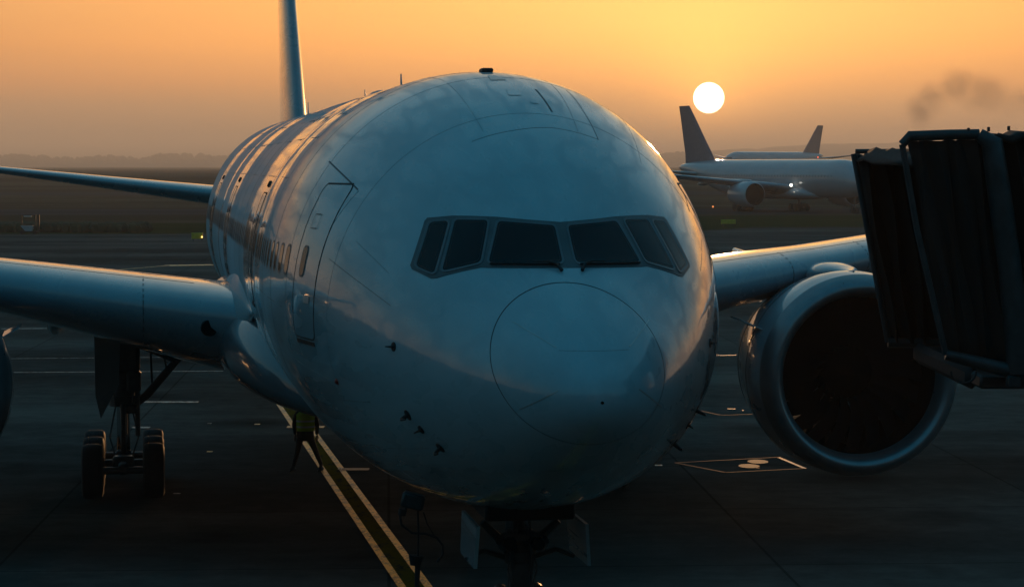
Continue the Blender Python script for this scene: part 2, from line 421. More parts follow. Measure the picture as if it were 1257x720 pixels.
def apron_mat():
    m,nt,b=newmat('apron_concrete')
    tc=nt.nodes.new('ShaderNodeTexCoord'); 
    rot=nt.nodes.new('ShaderNodeMapping'); rot.inputs['Rotation'].default_value=(0,0,-R_(3)); nt.links.new(tc.outputs['Object'],rot.inputs[0])
    f=noise(nt,.07,8,.62,stretch=(.35,1.3,1)); g=noise(nt,1.2,7,.7); h=noise(nt,.5,5,.6,stretch=(.25,1,1))
    br=nt.nodes.new('ShaderNodeTexBrick'); br.offset=0.0; br.inputs['Scale'].default_value=1.0
    br.inputs['Brick Width'].default_value=7.5; br.inputs['Row Height'].default_value=7.5; br.inputs['Mortar Size'].default_value=.035; br.inputs['Mortar Smooth'].default_value=.2
    br.inputs['Color1'].default_value=(.9,.9,.9,1); br.inputs['Color2'].default_value=(1.12,1.1,1.08,1); br.inputs['Mortar'].default_value=(.6,.58,.56,1)
    nt.links.new(rot.outputs[0],br.inputs['Vector'])
    s=nt.nodes.new('ShaderNodeMath'); s.operation='MULTIPLY_ADD'; s.inputs[1].default_value=.4; nt.links.new(g,s.inputs[0]); nt.links.new(f,s.inputs[2])
    base=ramp(nt,s.outputs[0],[(.45,(.040,.037,.033)),(.68,(.088,.083,.076)),(.85,(.15,.14,.125))])
    # round oil and rubber stains
    vo=nt.nodes.new('ShaderNodeTexVoronoi'); vo.inputs['Scale'].default_value=.16; nt.links.new(tc.outputs['Object'],vo.inputs['Vector'])
    st=nt.nodes.new('ShaderNodeMapRange'); st.inputs[1].default_value=.05; st.inputs[2].default_value=.28; st.inputs[3].default_value=.45; st.inputs[4].default_value=1.0; nt.links.new(vo.outputs['Distance'],st.inputs[0])
    def mul(a,b2):
        n=nt.nodes.new('ShaderNodeMix'); n.data_type='RGBA'; n.blend_type='MULTIPLY'; n.inputs[0].default_value=1; nt.links.new(a,n.inputs[6]); nt.links.new(b2,n.inputs[7]); return n.outputs[2]
    nt.links.new(mul(mul(base,br.outputs['Color']),st.outputs[0]),b.inputs['Base Color'])
    rr=nt.nodes.new('ShaderNodeMapRange'); rr.inputs[1].default_value=.35; rr.inputs[2].default_value=.68; rr.inputs[3].default_value=.6; rr.inputs[4].default_value=.95
    nt.links.new(h,rr.inputs[0]); nt.links.new(rr.outputs[0],b.inputs['Roughness']); b.inputs['Specular IOR Level'].default_value=0.0
    bp=nt.nodes.new('ShaderNodeBump'); bp.inputs['Strength'].default_value=.08; bp.inputs['Distance'].default_value=.01
    nt.links.new(g,bp.inputs['Height']); nt.links.new(bp.outputs[0],b.inputs['Normal']); return m
M['apron']=apron_mat()
gx=list(np.linspace(-3500,3500,41)); gy=[-300]+list(np.linspace(-50,900,60))+[1200,2000,3000,4200,6000,9000,13000]
sheet('ground',gx,gy,M['grass'],0.0)
def edge(x):   # far edge of the apron
    return 270+8*math.sin(x*.02)+ (18 if x>20 else 0)
def strip(name,x0,x1,f0,f1,mat,z,nx=60,ny=8):
    V=[];F=[]
    for j in range(ny+1):
        for i in range(nx+1):
            xx=x0+(x1-x0)*i/nx; a=f0(xx); b=f1(xx); yy=a+(b-a)*j/ny; V.append((xx,yy,rise(yy)+z))
    for j in range(ny):
        for i in range(nx): q=j*(nx+1)+i; F.append((q,q+1,q+nx+2,q+nx+1))
    me=bpy.data.meshes.new(name); me.from_pydata(V,[],F); me.materials.append(mat); o=bpy.data.objects.new(name,me); link(o); o['kind']='structure'; return o
strip('apron',-300,300,lambda x:-60,edge,M['apron'],.012,60,30)
strip('verge',-300,300,lambda x:edge(x)+4,lambda x:edge(x)+62+10*math.sin(x*.03),M['green'],.010)
strip('taxiway',-900,900,lambda x:372+x*.05,lambda x:420+x*.05,M['taxi'],.02,60,4)
strip('taxiway',-900,900,lambda x:560+x*.04,lambda x:590+x*.04,M['taxi'],.03,60,6)
strip('runway',-1500,1500,lambda x:800+x*.03,lambda x:860+x*.03,M['taxi'],.03,60,6)
strip('runway',-1500,1500,lambda x:1250+x*.03,lambda x:1330+x*.03,M['taxi'],.05,60,4)
# painted markings
def paintmat(name,col,wear=.45,rough=.38,spec=.5):
    m,nt,b=newmat(name); f=noise(nt,3.5,8,.75,stretch=(1,.35,1)); f2=noise(nt,14,4,.7)
    ad=nt.nodes.new('ShaderNodeMath'); ad.operation='MULTIPLY_ADD'; ad.inputs[1].default_value=.4; nt.links.new(f2,ad.inputs[0]); nt.links.new(f,ad.inputs[2])
    nt.links.new(ramp(nt,ad.outputs[0],[(wear,(.05,.048,.044)),(wear+.14,col)]),b.inputs['Base Color']); b.inputs['Roughness'].default_value=rough; b.inputs['Specular IOR Level'].default_value=spec
    return m
M['yellow']=paintmat('yellow_line_paint',(.95,.44,.03),.60,.42,.6); M['olive']=paintmat('worn_olive_paint',(.16,.12,.018),.56,.8,.0)
M['white']=paintmat('white_line_paint',(.62,.58,.5),.60,.5,.25); M['redp']=paintmat('red_line_paint',(.5,.16,.09),.42,.7,.06)
M['cover']=paintmat('pit_cover_metal',(.17,.13,.09),.46,.6,.1)
def gp(px,py):       # where the photographed mark lies on the apron
    D=2904*CAM_H/(py-203); return ((px-628.5)/2904*D, D)
def quadmark(name,pts,mat,z=.018):
    me=bpy.data.meshes.new(name); me.from_pydata([(p[0],p[1],z) for p in pts],[],[tuple(range(len(pts)))]); me.materials.append(mat)
    o=bpy.data.objects.new(name,me); link(o); o['kind']='structure'; return o
def linemark(name,a,b,wd,mat,z=.018):
    a=Vector(a);b=Vector(b);d=(b-a).normalized();n=Vector((-d.y,d.x))*wd/2
    k=max(1,int((b-a).length/3)); V=[];F=[]
    for i in range(k+1):
        p=a+(b-a)*i/k; V+=[(*(p+n),z),(*(p-n),z)]
    for i in range(k): F.append((2*i,2*i+1,2*i+3,2*i+2))
    me=bpy.data.meshes.new(name); me.from_pydata(V,[],F); me.materials.append(mat); o=bpy.data.objects.new(name,me); link(o); o['kind']='structure'; return o
A=Vector((-7.25,75.8)); B=Vector((-1.82,43.2)); dd=(B-A).normalized(); B2=B+dd*34; A2=A-dd*12; nn=Vector((-dd.y,dd.x))
linemark('stand_centre_strip',A2,B2,.32,M['olive'],.017)
for s_ in(-1,1): linemark('stand_centre_line',A2+nn*.24*s_,B2+nn*.24*s_,.15,M['yellow'],.021)
def cross(py,px0,px1,wd,mat,z=.022):
    a=gp(px0,py);b=gp(px1,py); return linemark('stop_mark',a,b,wd,mat,z)
cross(525.5,351,397,.5,M['yellow'],.026); cross(578,418,452,.42,M['seam'],.026); cross(577.5,414,419,.42,M['white'],.030)
cross(494.5,171,242,.42,M['white']); cross(526,160,182,.35,M['white']); cross(522,311,318,.25,M['yellow']); cross(556,252,259,.2,M['yellow'])
cross(573,798,814,.22,M['white']); cross(608,210,219,.12,M['white']); cross(521,253,258,.2,M['white'])
cross(505,852+60,892+22,.18,M['white']); cross(503,894,904,.16,M['white'])
for px0,px1,py in((899,912,369),(914,925,368),(927,936,370),(898,904,366)): cross(py,px0,px1,.9,M['white'])
P=[gp(830,570),gp(892,582),gp(990,577),gp(957,563)]
for a,b in((0,1),(1,2),(2,3),(3,0)): linemark('pit_outline',P[a],P[b],.10,M['redp'] if (a,b)!=(2,3) else M['white'],.024)
P=[gp(850,503),gp(886,511),gp(1000,507)]
for a,b in((0,1),(1,2)): linemark('pit_outline',P[a],P[b],.12,M['redp'],.024)
def oval(px,py,rx,ry,mat):
    c=gp(px,py); quadmark('pit_cover',[(c[0]+rx*math.cos(2*PI*i/24),c[1]+ry*math.sin(2*PI*i/24)) for i in range(24)],mat,.024)
oval(921,574,.27,.42,M['cover']); oval(932,568.5,.27,.42,M['cover']); oval(932,576.5,.05,.1,M['redp'])
for px0,px1,py,wd in((0,250,404,.3),(0,300,458,.16),(870,1000,437,.25),(880,905,367,.3),(0,210,441,.12)):
    linemark('service_road_line',gp(px0,py),gp(px1,py-2),wd,M['white'],.022)
linemark('taxi_line_and_sheen',gp(205,326),gp(262,325),2.0,M['yellow'],.022)  # wide yellow strip paints in the bright sheen of a wet line
linemark('taxi_line_and_sheen',gp(-60,349),gp(205,326),.3,M['yellow'],.022)

# ------------------------------------------------------------------ far woods, hill
def leaf_mat(name,c1,c2):
    m,nt,b=newmat(name); f=noise(nt,.25,5,.6); nt.links.new(ramp(nt,f,[(.35,c1),(.65,c2)]),b.inputs['Base Color']); b.inputs['Roughness'].default_value=.9; return m
M['leaf']=leaf_mat('woodland_leaves',(.03,.04,.02),(.07,.08,.035))
def woods(name,x0,x1,y0,dep,h0,h1,n,seed):
    rr=random.Random(seed); mb=MB()
    for i in range(n):
        x=rr.uniform(x0,x1); yy=y0+rr.uniform(0,dep); h=rr.uniform(h0,h1)*(1+.12*math.sin(x*.009+seed)+.08*math.sin(x*.031)); z=rise(yy)
        for k in range(rr.randint(3,6)):
            cx=x+rr.uniform(-9,9); cz=z+h*rr.uniform(.35,.85); r=h*rr.uniform(.16,.32)
            N1=7;m1=5;rings=[]
            for a in range(m1+1):
                an=PI*a/m1; rings.append([(cx+r*1.1*math.sin(an)*math.cos(2*PI*q/N1)*rr.uniform(.75,1.2),yy+r*math.sin(an)*math.sin(2*PI*q/N1),cz+r*math.cos(an)*rr.uniform(.8,1.15)) for q in range(N1)])
            mb.loft(rings)
        mb.tube([(x,yy,z-1),(x,yy,z+h*.6)],[.5,.25],5)
    # understorey
    xs=np.linspace(x0,x1,int((x1-x0)/14)); rings=[]
    for xx in xs:
        h=h0*.75*rr.uniform(.7,1.3); z=rise(y0); rings.append([(xx,y0-2,z-1),(xx,y0,z+h*.7),(xx+3,y0+dep*.3,z+h),(xx,y0+dep,z-1)])
    mb.loft(rings,closed=True,cap0=True,cap1=True)
    o=mb.build(name,M['leaf'],smooth=False); return o
o=woods('distant_woods',-2400,1500,6600,300,20,34,1500,3); tag(o,'hazy line of far woods along the left horizon','woods',kind='stuff')
def hill(name,pts,y0,dep,mat):
    rings=[]
    for x_,h in pts:
        rings.append([(x_,y0-dep,0),(x_,y0-dep*.4,h*.7+3),(x_,y0,h+4),(x_,y0+dep*.6,h*.6+3),(x_,y0+dep,0)])
    mb=MB().loft(rings,closed=False); o=mb.build(name,mat); o['kind']='structure'; return o
hp=[(-400,1),(0,6),(150,14),(300,24+1)]
rr=random.Random(4)
for i in range(40):
    xx=310+i*12; e=math.sin(PI*min(1,max(0,i/39.0)))**.5
    hp.append((xx,24+9*e+rr.uniform(-.8,.8)))
hp+=[(830,15),(950,7),(1300,3)]
hill('hill',[(a*2.6,b*2.4) for a,b in hp],7800,500,M['leaf'])

# hedge and cart at the left grass edge
D=266.; 
def shrubline():
    rr=random.Random(9); mb=MB()
    for i in range(260):
        x=rr.uniform(-66,-42); yy=D+6+rr.uniform(0,5)+(x+60)*-.1; r=rr.uniform(.25,.55)
        for k in range(3):
            rings=[];N1=6
            for a in range(5):
                an=PI*a/4; rings.append([(x+rr.uniform(-.1,.1)+r*1.3*math.sin(an)*math.cos(2*PI*q/N1)*rr.uniform(.7,1.25),yy+r*math.sin(an)*math.sin(2*PI*q/N1),.35+k*.18+r*math.cos(an)) for q in range(N1)])
            mb.loft(rings)
    return mb.build('scrub',M['leaf'],smooth=False)
tag(shrubline(),'low dark scrub along the far edge of the apron','scrub',kind='stuff')
cart=empty('service_cart',((35.5-628.5)/2904*D,D,0)); tag(cart,'small dark framed service cart with a pale tapered bin, far left at the grass edge','service cart')
mb=MB(); 
for sx in(-.8,.75): mb.tube([(sx,0,.3),(sx,0,2.15)],.05,6)
mb.tube([(-.8,0,2.1),(.75,0,2.1)],.06,6).tube([(1.1,0,.2),(1.1,0,2.2)],.12,6).tube([(-.8,0,1.1),(.75,0,1.1)],.04,6).box((0,0,.28),(1.9,1.2,.12))
mb.build('frame',M['dark'],cart)
MB().loft([[(-.35,-.4,.34),(.35,-.4,.34),(.35,.4,.34),(-.35,.4,.34)],[(-.85,-.55,.95),(.6,-.55,.95),(.6,.55,.95),(-.85,.55,.95)]],cap0=True,cap1=True).build('bin',M['skin'],cart,smooth=False)
MB().box((-.1,-.1,2.0),(.9,.1,.12)).build('lamp_bar',M['pale'],cart)
for sx in(-.7,.7):
    for sy in(-.5,.5): MB().lathe([(-.08,.0),(-.08,.2),(.08,.2),(.08,0)],(sx,sy,.21),'y',14).build('wheel',M['rubber'],cart)

def sign(px,py,wd,ht,label):
    Dg=2904*CAM_H/(py-203); e=empty('airfield_sign',((px-628.5)/2904*Dg,Dg,0)); tag(e,label,'airfield sign','airfield signs')
    MB().box((0,0,.25+ht/2),(wd,.16,ht),bev=.03).build('sign_box',M['signy'],e)
    for s_ in(-1,1): MB().tube([(s_*wd*.35,0,0),(s_*wd*.35,0,.26)],.05,8).build('leg',M['gear'],e)
    return e
M['signy']=simple('sign_yellow',(.62,.45,.03),.5)
e=sign(242,296,1.15,.62,'small yellow-green airfield sign just left of the airliner fuselage')
MB().sphere((.5,-.12,.45),.07).build('lamp',emit('sign_lamp',(1,.75,.2),4),e)
sign(894,277,1.9,.55,'yellow-green airfield sign on the grass beyond the right wing')
def lamp(px,py,Dg,r,col,st,label,zz=None):
    X=(px-628.5)/2904*Dg; gz=rise(Dg); e=empty('edge_light',(X,Dg,gz)); tag(e,label,'airfield light','airfield lights in the grass')
    MB().lathe([(0,.0),(0,.16),(.05,.16),(.1,.06),(.35,.05)],axis='z',n=12).build('base',M['dark'],e)
    MB().sphere((0,0,.4),r,10,6).build('lens',emit('lens_'+str(px),col,st),e)
lamp(857,237,700,.42,(1,.32,.06),5,'tiny orange airfield light in the grass below the tail of the taxiing jet')
lamp(875,254,420,.16,(1,.3,.08),1.2,'tiny dim orange light on the grass left of the taxiing engine')
# ------------------------------------------------------------------ the parked airliner
# local axes: x = image right across the fuselage, y = aft, z = up
plane=empty('airliner',(NOSE[0],NOSE[1],0),YAW)
tag(plane,'large twin-engine airliner parked nose-on in the foreground','airliner')
def axn(p):  # outward normal of the fuselage, roughly
    w,t,b,c=prof(np.array(min(max(p.y,.02),62.0))); e=(t-c) if p.z-Z0>c else (c-b)
    n=Vector((p.x/w**2,0,(p.z-Z0-c)/e**2)).normalized()
    s0,s1=max(p.y-.1,.005),p.y+.1
    th=math.atan2(p.x/w,(p.z-Z0-c)/e)
    d=(Vector(sk(np.array(s1),np.array(th)))-Vector(sk(np.array(s0),np.array(th)))).normalized()
    n=(n-d*n.dot(d)).normalized(); return n
def loftskin(s0,s1,n,off=0.0,nth=144,dens=1.0):
    ss=s0+(s1-s0)*np.linspace(0,1,n)**dens; th=np.linspace(0,2*PI,nth,endpoint=False)
    return [[tuple(p) for p in sk(np.full(nth,s),th-PI,off)] for s in ss]
def ring_s(th,d=0.0):
    """the radome joint lies in a plane leaning back at the top"""
    lo,hi=.02,3.0
    for _ in range(30):
        m=(lo+hi)/2; p=sk(m,th)
        if m<1.36+d+.72*(p[2]-Z0)-.17*p[0]: lo=m
        else: hi=m
    return (lo+hi)/2
TH=[float(t)-PI for t in np.linspace(0,2*PI,144,endpoint=False)]
def slant(us,d,fn,off=0.0):
    base=[ring_s(t,d) for t in TH]
    return [[tuple(sk(fn(b,u),t,off)) for b,t in zip(base,TH)] for u in us]
mb=MB(); mb.loft(slant(np.linspace(0,1,110)**1.25,0,lambda b,u:b+(12-b)*u)); mb.loft(loftskin(12,63,300)[0:]); 
tip=loftskin(62.99,63,2)[1]; mb.add(tip,[tuple(range(len(tip)))])
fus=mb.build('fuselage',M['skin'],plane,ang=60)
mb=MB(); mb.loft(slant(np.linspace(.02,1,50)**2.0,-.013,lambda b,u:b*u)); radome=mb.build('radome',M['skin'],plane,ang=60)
mb=MB(); mb.loft(slant([0,1],-.014,lambda b,u:b+.018*u,-.006)); mb.build('joint',M['faint'],radome)
# radome lightning strips
def yzline(mb,a,b,wd,lift,n=10):
    pts=[sk_yz(a[0]+(b[0]-a[0])*i/n,a[1]+(b[1]-a[1])*i/n) for i in range(n+1)]
    ribbon(mb,pts,wd,lift,axn)
for sg in(-1,1):
    for a,b in(((.80,-.02),(.42,-.27)),((.82,-.97),(.46,-.72))):
        mb=MB(); yzline(mb,(sg*a[0],a[1]),(sg*b[0],b[1]),.012,.004); mb.build('lightning_strip',M['pale'],radome)
mb=MB(); yzline(mb,(-.40,-.30),(.40,-.30),.006,.001); mb.build('lightning_strip',M['seam'],radome)
# skin joints and access panel outlines
def szline(mb,pts,wd,lift=.0015):
    P=[]
    for i in range(len(pts)-1):
        for k in range(9):
            t=k/8; s=pts[i][0]+(pts[i+1][0]-pts[i][0])*t; th=pts[i][1]+(pts[i+1][1]-pts[i][1])*t
            P.append(Vector(sk(np.array(s),np.array(th))))
    Q=[P[0]]
    for p in P[1:]:
        if (p-Q[-1]).length>1e-4: Q.append(p)
    ribbon(mb,Q,wd,lift,axn)
mb=MB()
for s in(9.3,14.6,20.0,26.2,33.0,40.2,46.5):
    szline(mb,[(s,-PI+k*.3) for k in range(1,21)],.014)
szline(mb,[(4.7,-.33),(4.75,-.1),(4.85,.1),(4.85,.36)],.012)
szline(mb,[(4.85,.36),(6.0,.33),(7.4,.31)],.010)
szline(mb,[(5.5,.145),(6.7,.125)],.028)
szline(mb,[(5.75,-.93),(7.75,-.91)],.022)
szline(mb,[(5.7,-.93),(5.95,-1.15)],.008)
szline(mb,[(3.4,-1.30),(5.6,-1.28)],.006)
szline(mb,[(3.4,1.30),(7,1.28)],.006)
szline(mb,[(7.3,-1.45),(14,-1.45),(30,-1.44)],.007)
szline(mb,[(7.2,-1.62),(14,-1.64)],.007)
szline(mb,[(10,-.62),(30,-.6),(42,-.6)],.008)
szline(mb,[(4.2,-1.95),(5.8,-2.0)],.006); szline(mb,[(3.2,-2.25),(7.0,-2.3)],.006)
szline(mb,[(5.2,1.0),(7.6,.93)],.02)
mb.build('skin_joint',M['seam'],plane)
mb=MB()
for s in(5.35,7.62,11.2,12.9,18.2,22.4,24.3): szline(mb,[(s,-PI*.86+k*.27) for k in range(0,21)],.007)
for th_ in(-.25,.25,.62,-1.9,1.9,2.45,-2.6): szline(mb,[(4.9,th_),(7.6,th_*.98),(11,th_*.97)],.006)
for th_ in(-1.05,-.8,-.4,-.2,.1): szline(mb,[(11.2,th_),(25,th_),(42,th_)],.010)
for y_ in(-1.15,1.15): szline(mb,[(3.7,y_),(4.9,y_*.98)],.006)
mb.build('skin_lap',M['faint'],plane)
# faint repair / vent plates on the crown
for (s,th,ds,dt) in((7.6,-.03,.28,.05),(6.4,-.01,.2,.045),(5.9,.07,.1,.03)):
    mb=MB(); fn=lambda a,b,o=.006:Vector(sk(np.array(a),np.array(b),o))
    ol=rounded([(s-ds,th-dt*.5),(s-ds,th+dt),(s+ds,th+dt*.4),(s+ds,th-dt*.3)],.03,3,3)
    patch(mb,ol,fn,3); mb.build('crown_plate',M['pale'] if s>7 else M['skin'],plane)

# cockpit windows: (y,z) seen from ahead
WIN=[[(.725,1.085),(.085,1.035),(.085,.62),(.915,.61)],
     [(.845,1.095),(1.20,1.095),(1.425,.50),(1.01,.615)],
     [(1.28,1.08),(1.475,1.062),(1.69,.54),(1.52,.465)]]
WL=['forward cockpit window','opening side cockpit window','aft side cockpit window']
SUR=[(.0,1.082),(.40,1.112),(.74,1.142),(1.0,1.150),(1.22,1.150),(1.50,1.118),(1.535,1.08),(1.65,.80),(1.752,.545),(1.74,.50),(1.56,.405),(1.50,.412),(1.40,.450),(1.2,.51),(1.01,.556),(.93,.553),(.5,.556),(.0,.562)]
def dens(p,k=3):
    out=[]
    for i in range(len(p)):
        a=p[i];b=p[(i+1)%len(p)]
        for j in range(k): out.append((a[0]+(b[0]-a[0])*j/k,a[1]+(b[1]-a[1])*j/k))
    return out
for sg in(-1,1):
    so_=dens([(sg*a,b) for a,b in SUR])
    mb=MB(); patch(mb,so_,lambda a,b:sk_yz(a,b,.007),14); band(mb,so_,so_,lambda a,b:sk_yz(a,b,.007),lambda a,b:sk_yz(a,b,-.003)); surr=mb.build('window_surround',M['seal'],plane,ang=30)
    for k,wq in enumerate(WIN):
        pts=[(sg*a,b) for a,b in wq]
        ol=rounded(pts,.045,5,7); f0=grow(ol,.028); f0b=grow(ol,.033); g0=grow(ol,.012)
        mb=MB(); h=.016
        band(mb,f0b,f0,lambda a,b:sk_yz(a,b,-.004),lambda a,b:sk_yz(a,b,h))
        band(mb,f0,g0,lambda a,b:sk_yz(a,b,h),lambda a,b:sk_yz(a,b,h)); 
        band(mb,g0,ol,lambda a,b:sk_yz(a,b,h),lambda a,b:sk_yz(a,b,.008))
        fr=mb.build('window_frame',M['seal2'],surr,ang=25)
        mb=MB()
        # flat pane: plane through the corners, blended lightly with the skin
        c=[sk_yz(a,b,.005) for a,b in pts]
        ctr=sum(c,Vector())/4; nrm=((c[2]-c[0]).cross(c[3]-c[1])).normalized()
        if nrm.y>0: nrm=-nrm
        def pane(a,b):
            p=sk_yz(a,b,.011); return p
        patch(mb,grow(ol,.004),pane,8)
        gl=mb.build('cockpit_window',M['glass'],surr)
        mb=MB(); band(mb,ol,grow(ol,-.022),lambda a,b:sk_yz(a,b,.0085),lambda a,b:sk_yz(a,b,.0125)); mb.build('rubber_seal',M['dark'],surr)
# wipers
for sg in(-1,1):
    mb=MB(); 
    pts=[sk_yz(sg*(.90-.78*i/14),.588+.0*i,.028) for i in range(15)]
    mb.tube(pts,.012,6)
    mb.tube([sk_yz(sg*.42,.600,.045),sk_yz(sg*.25,.592,.055),sk_yz(sg*.17,.57,.05),sk_yz(sg*.12,.52,.02)],[.010,.014,.018,.022],8)
    mb.build('wiper',M['dark'],plane)

# forward cabin doors (both sides)
def door(side,s0,s1,z0,z1,name='cabin_door'):
    fn=lambda o:(lambda a,b:sk_sz(a,b,side,o))
    pts=[(s0,z0),(s1,z0),(s1,z1),(s0,z1)]
    ol=rounded(pts,.14,6,8)
    mb=MB(); band(mb,grow(ol,.009),grow(ol,-.009),fn(.007),fn(.007)); band(mb,grow(ol,.009),grow(ol,.010),fn(.007),fn(-.002)); 
    fr=None
    mb2=MB(); patch(mb2,grow(ol,-.004),fn(.004),7); band(mb2,grow(ol,-.004),grow(ol,.0),fn(.004),fn(-.004))
    d=mb2.build(name,M['skin'],plane,ang=50)
    mb.build('door_gap',M['dark'],d)
    # recessed dark drip edge above and sill below
    for zz,hh in((z1-.012,.022),(z0-.085,.055)):
        m3=MB(); q=[(s0+.06,zz),(s1-.10,zz),(s1-.10,zz+hh),(s0+.06,zz+hh)]; oo=rounded(q,.015,3,10); patch(m3,oo,fn(.009),2); band(m3,oo,oo,fn(-.004),fn(.009)); m3.build('door_sill',M['dark'],d)
    sw=(s0+s1)/2+.17
    oo=rounded([(sw-.10,.28),(sw+.10,.28),(sw+.10,.66),(sw-.10,.66)],.09,5,3)
    m3=MB().mat(0); patch(m3,oo,fn(.0135),3); m3.mat(1); band(m3,grow(oo,.025),oo,fn(.014),fn(.014)); m3.build('door_window',[M['glass'],M['seal']],d)
    oo=rounded([(sw-.18,.92),(sw+.10,.92),(sw+.10,1.10),(sw-.18,1.10)],.02,3,3)
    m3=MB(); band(m3,grow(oo,.009),oo,fn(.013),fn(.013)); m3.build('vent_flap',M['dark'],d)
    oo=rounded([(s0+.22,-.08),(s0+.50,-.08),(s0+.50,.02),(s0+.22,.02)],.02,3,3)
    m3=MB(); patch(m3,oo,fn(.014),2); m3.build('door_handle',M['pale'],d)
    return d
door(-1,5.95,7.08,-.56,1.52); door(1,5.95,7.08,-.56,1.52)
for s_ in(14.9,27.4,38.2):
    door(-1,s_,s_+1.05,-.56,1.30,'cabin_door')
    mb=MB(); p=sk_sz(s_+.5,1.45,-1,.002); mb.tube([p-axn(p)*.01,p+axn(p)*.03],[.07,.05],12); mb.build('door_light',M['dark'],plane)
# cabin windows
def cabwin(s,side):
    fn=lambda o:(lambda a,b:sk_sz(a,b,side,o))
    oo=rounded([(s-.125,.27),(s+.125,.27),(s+.125,.64),(s-.125,.64)],.11,5,2)
    m3=MB().mat(0); patch(m3,oo,fn(.004),2); m3.mat(1); band(m3,grow(oo,.032),oo,fn(.005),fn(.005)); return m3.build('cabin_window',[M['glass'],M['seal']],plane)
s=7.75
while s<50.5:
    if not (14.6<s<16.3 or 27.1<s<28.8 or 37.9<s<39.6): cabwin(s,-1)
    s+=.56
s=7.75
while s<15: cabwin(s,1); s+=.56

# small probes, vents and aerials
def probe(y,z,ln,side,typ):
    p=sk_yz(y,z,0); n=axn(p); mb=MB()
    fwd=Vector((0,-1,0)); fwd=(fwd-n*fwd.dot(n)).normalized(); up=n.cross(fwd).normalized()
    if typ=='pitot':
        mb.tube([p-n*.01,p+n*.10,p+n*.125+fwd*.05,p+n*.125+fwd*ln],[.030,.020,.017,.010],8)
        mb.tube([p-n*.003,p+n*.006],[.075,.07],12)
        return mb.build('pitot_probe',M['dark'],plane)
    mb.tube([p-n*.01,p+n*.012],[.06,.055],14); mb.tube([p+n*.01,p+n*.02,p+n*.07-fwd*.10],[.02,.018,.007],6)
    return mb.build('vane',M['dark'],plane)
for sg in(-1,1):
    probe(sg*1.81,-1.28,.20,sg,'pitot'); probe(sg*1.45,-1.65,.16,sg,'pitot'); probe(sg*1.665,-1.44,.08,sg,'vane'); probe(sg*1.98,-.44,.08,sg,'vane')
mb=MB(); p=sk_sz(5.3,-1.05,-1,.004); mb.tube([p,p+axn(p)*.03],[.05,.02],8); mb.build('static_port',M['red'],plane)
# drain mast, crown light, aerials
def blade(s,th,h,ch,name='antenna',lean=.35,mat='skin'):
    p=Vector(sk(np.array(s),np.array(th))); n=axn(p); mb=MB(); q=Vector((0,1,0)); side=n.cross(q).normalized()
    r0=[];r1=[]
    for k in range(12):
        t=2*PI*k/12; r0.append(p-n*.02+q*(ch*.5*math.cos(t))+side*(.025*math.sin(t))); r1.append(p+n*h+q*(h*lean+ch*.28*math.cos(t))+side*(.010*math.sin(t)))
    mb.loft([r0,r1],cap1=True); return mb.build(name,M[mat],plane)
blade(20.4,0,.36,.30); blade(28,0,.3,.3); blade(46.5,0,.5,.35); blade(12.0,PI,.3,.3); blade(16,PI,.34,.3)
mb=MB(); p=Vector(sk(np.array(8.95),np.array(0.0))); mb.box(p+Vector((0,0,.02)),(.17,.34,.07),bev=.02); mb.build('crown_beacon',M['dark'],plane)
mb=MB(); p=Vector(sk(np.array(24.),np.array(0.0))); mb.sphere(p+Vector((0,0,.0)),1.0,20,8,(.33,.9,.16)); mb.build('satcom_dome',M['skin'],plane)

# wing to body fairing
def sup(w,zt,zb,e,n=64):
    out=[]
    zc=(zt+zb)/2; hz_=(zt-zb)/2
    for k in range(n):
        t=2*PI*k/n; c_,s_=math.cos(t),math.sin(t)
        out.append((w*math.copysign(abs(c_)**(2/e),c_),zc+hz_*math.copysign(abs(s_)**(2/e),s_)))
    return out
rings=[]
for s,wd,zt,zb in((14.2,1.2,3.5,2.95),(14.8,1.95,3.95,2.90),(15.8,2.6,4.5,2.86),(17,3.1,5.0,2.82),(18.5,3.42,5.3,2.78),(20.5,3.58,5.4,2.76),(26,3.62,5.4,2.74),(33,3.55,5.4,2.75),(36.5,3.3,5.2,2.78),(39,2.7,4.8,2.8),(41,1.6,4.2,2.95)):
    rings.append([(a,s,b) for a,b in sup(wd,zt,zb+.27,2.6)])
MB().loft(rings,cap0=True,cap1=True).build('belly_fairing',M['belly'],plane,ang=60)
for sg in(-1,1):
    pass

# wings
def foil(tu,tl,n=22):
    """closed section, x 0..1, upper tu / lower tl as fractions of the chord"""
    up=[];lo=[]
    for i in range(n+1):
        x=(1-math.cos(PI*i/n))/2
        sh=2.969*math.sqrt(x)-1.26*x-3.516*x*x+2.843*x**3-1.036*x**4
        up.append((x,sh*tu)); lo.append((x,-sh*tl))
    return up[::-1]+lo[1:-1]
def section(y,sle,ch,zle,tu,tl,inc):
    out=[];c,s_=math.cos(inc),math.sin(inc)
    for x,z in foil(tu,tl): out.append((y,sle+ch*(x*c+z*s_),zle+ch*(z*c-x*s_)))
    return out
def wingdef(y):
    a=abs(y)
    sle=19.6+.668*(a-3.2)
    if a<9.6: ch=(33.6-19.6)+(8.6-14.0)*(a-3.2)/6.4
    else: ch=8.6+(2.3-8.6)*(a-9.6)/21.4
    zle=4.80+.100*(a-3.2)+.0008*(a-3.2)**2
    k=max(0,min(1,(a-3.2)/6))
    tu=.047+.012*k; tl=.088*(1-k)+.055*k
    if a>9.6: tl=.058-.0008*(a-9.6)
    return sle,ch,zle,tu,tl,R_(2.2-.1*k)
ys=[1.6,2.6,3.2,4,5,6,7,8,9,9.6,11,13,16,20,24,28,30.6,31,31.3]
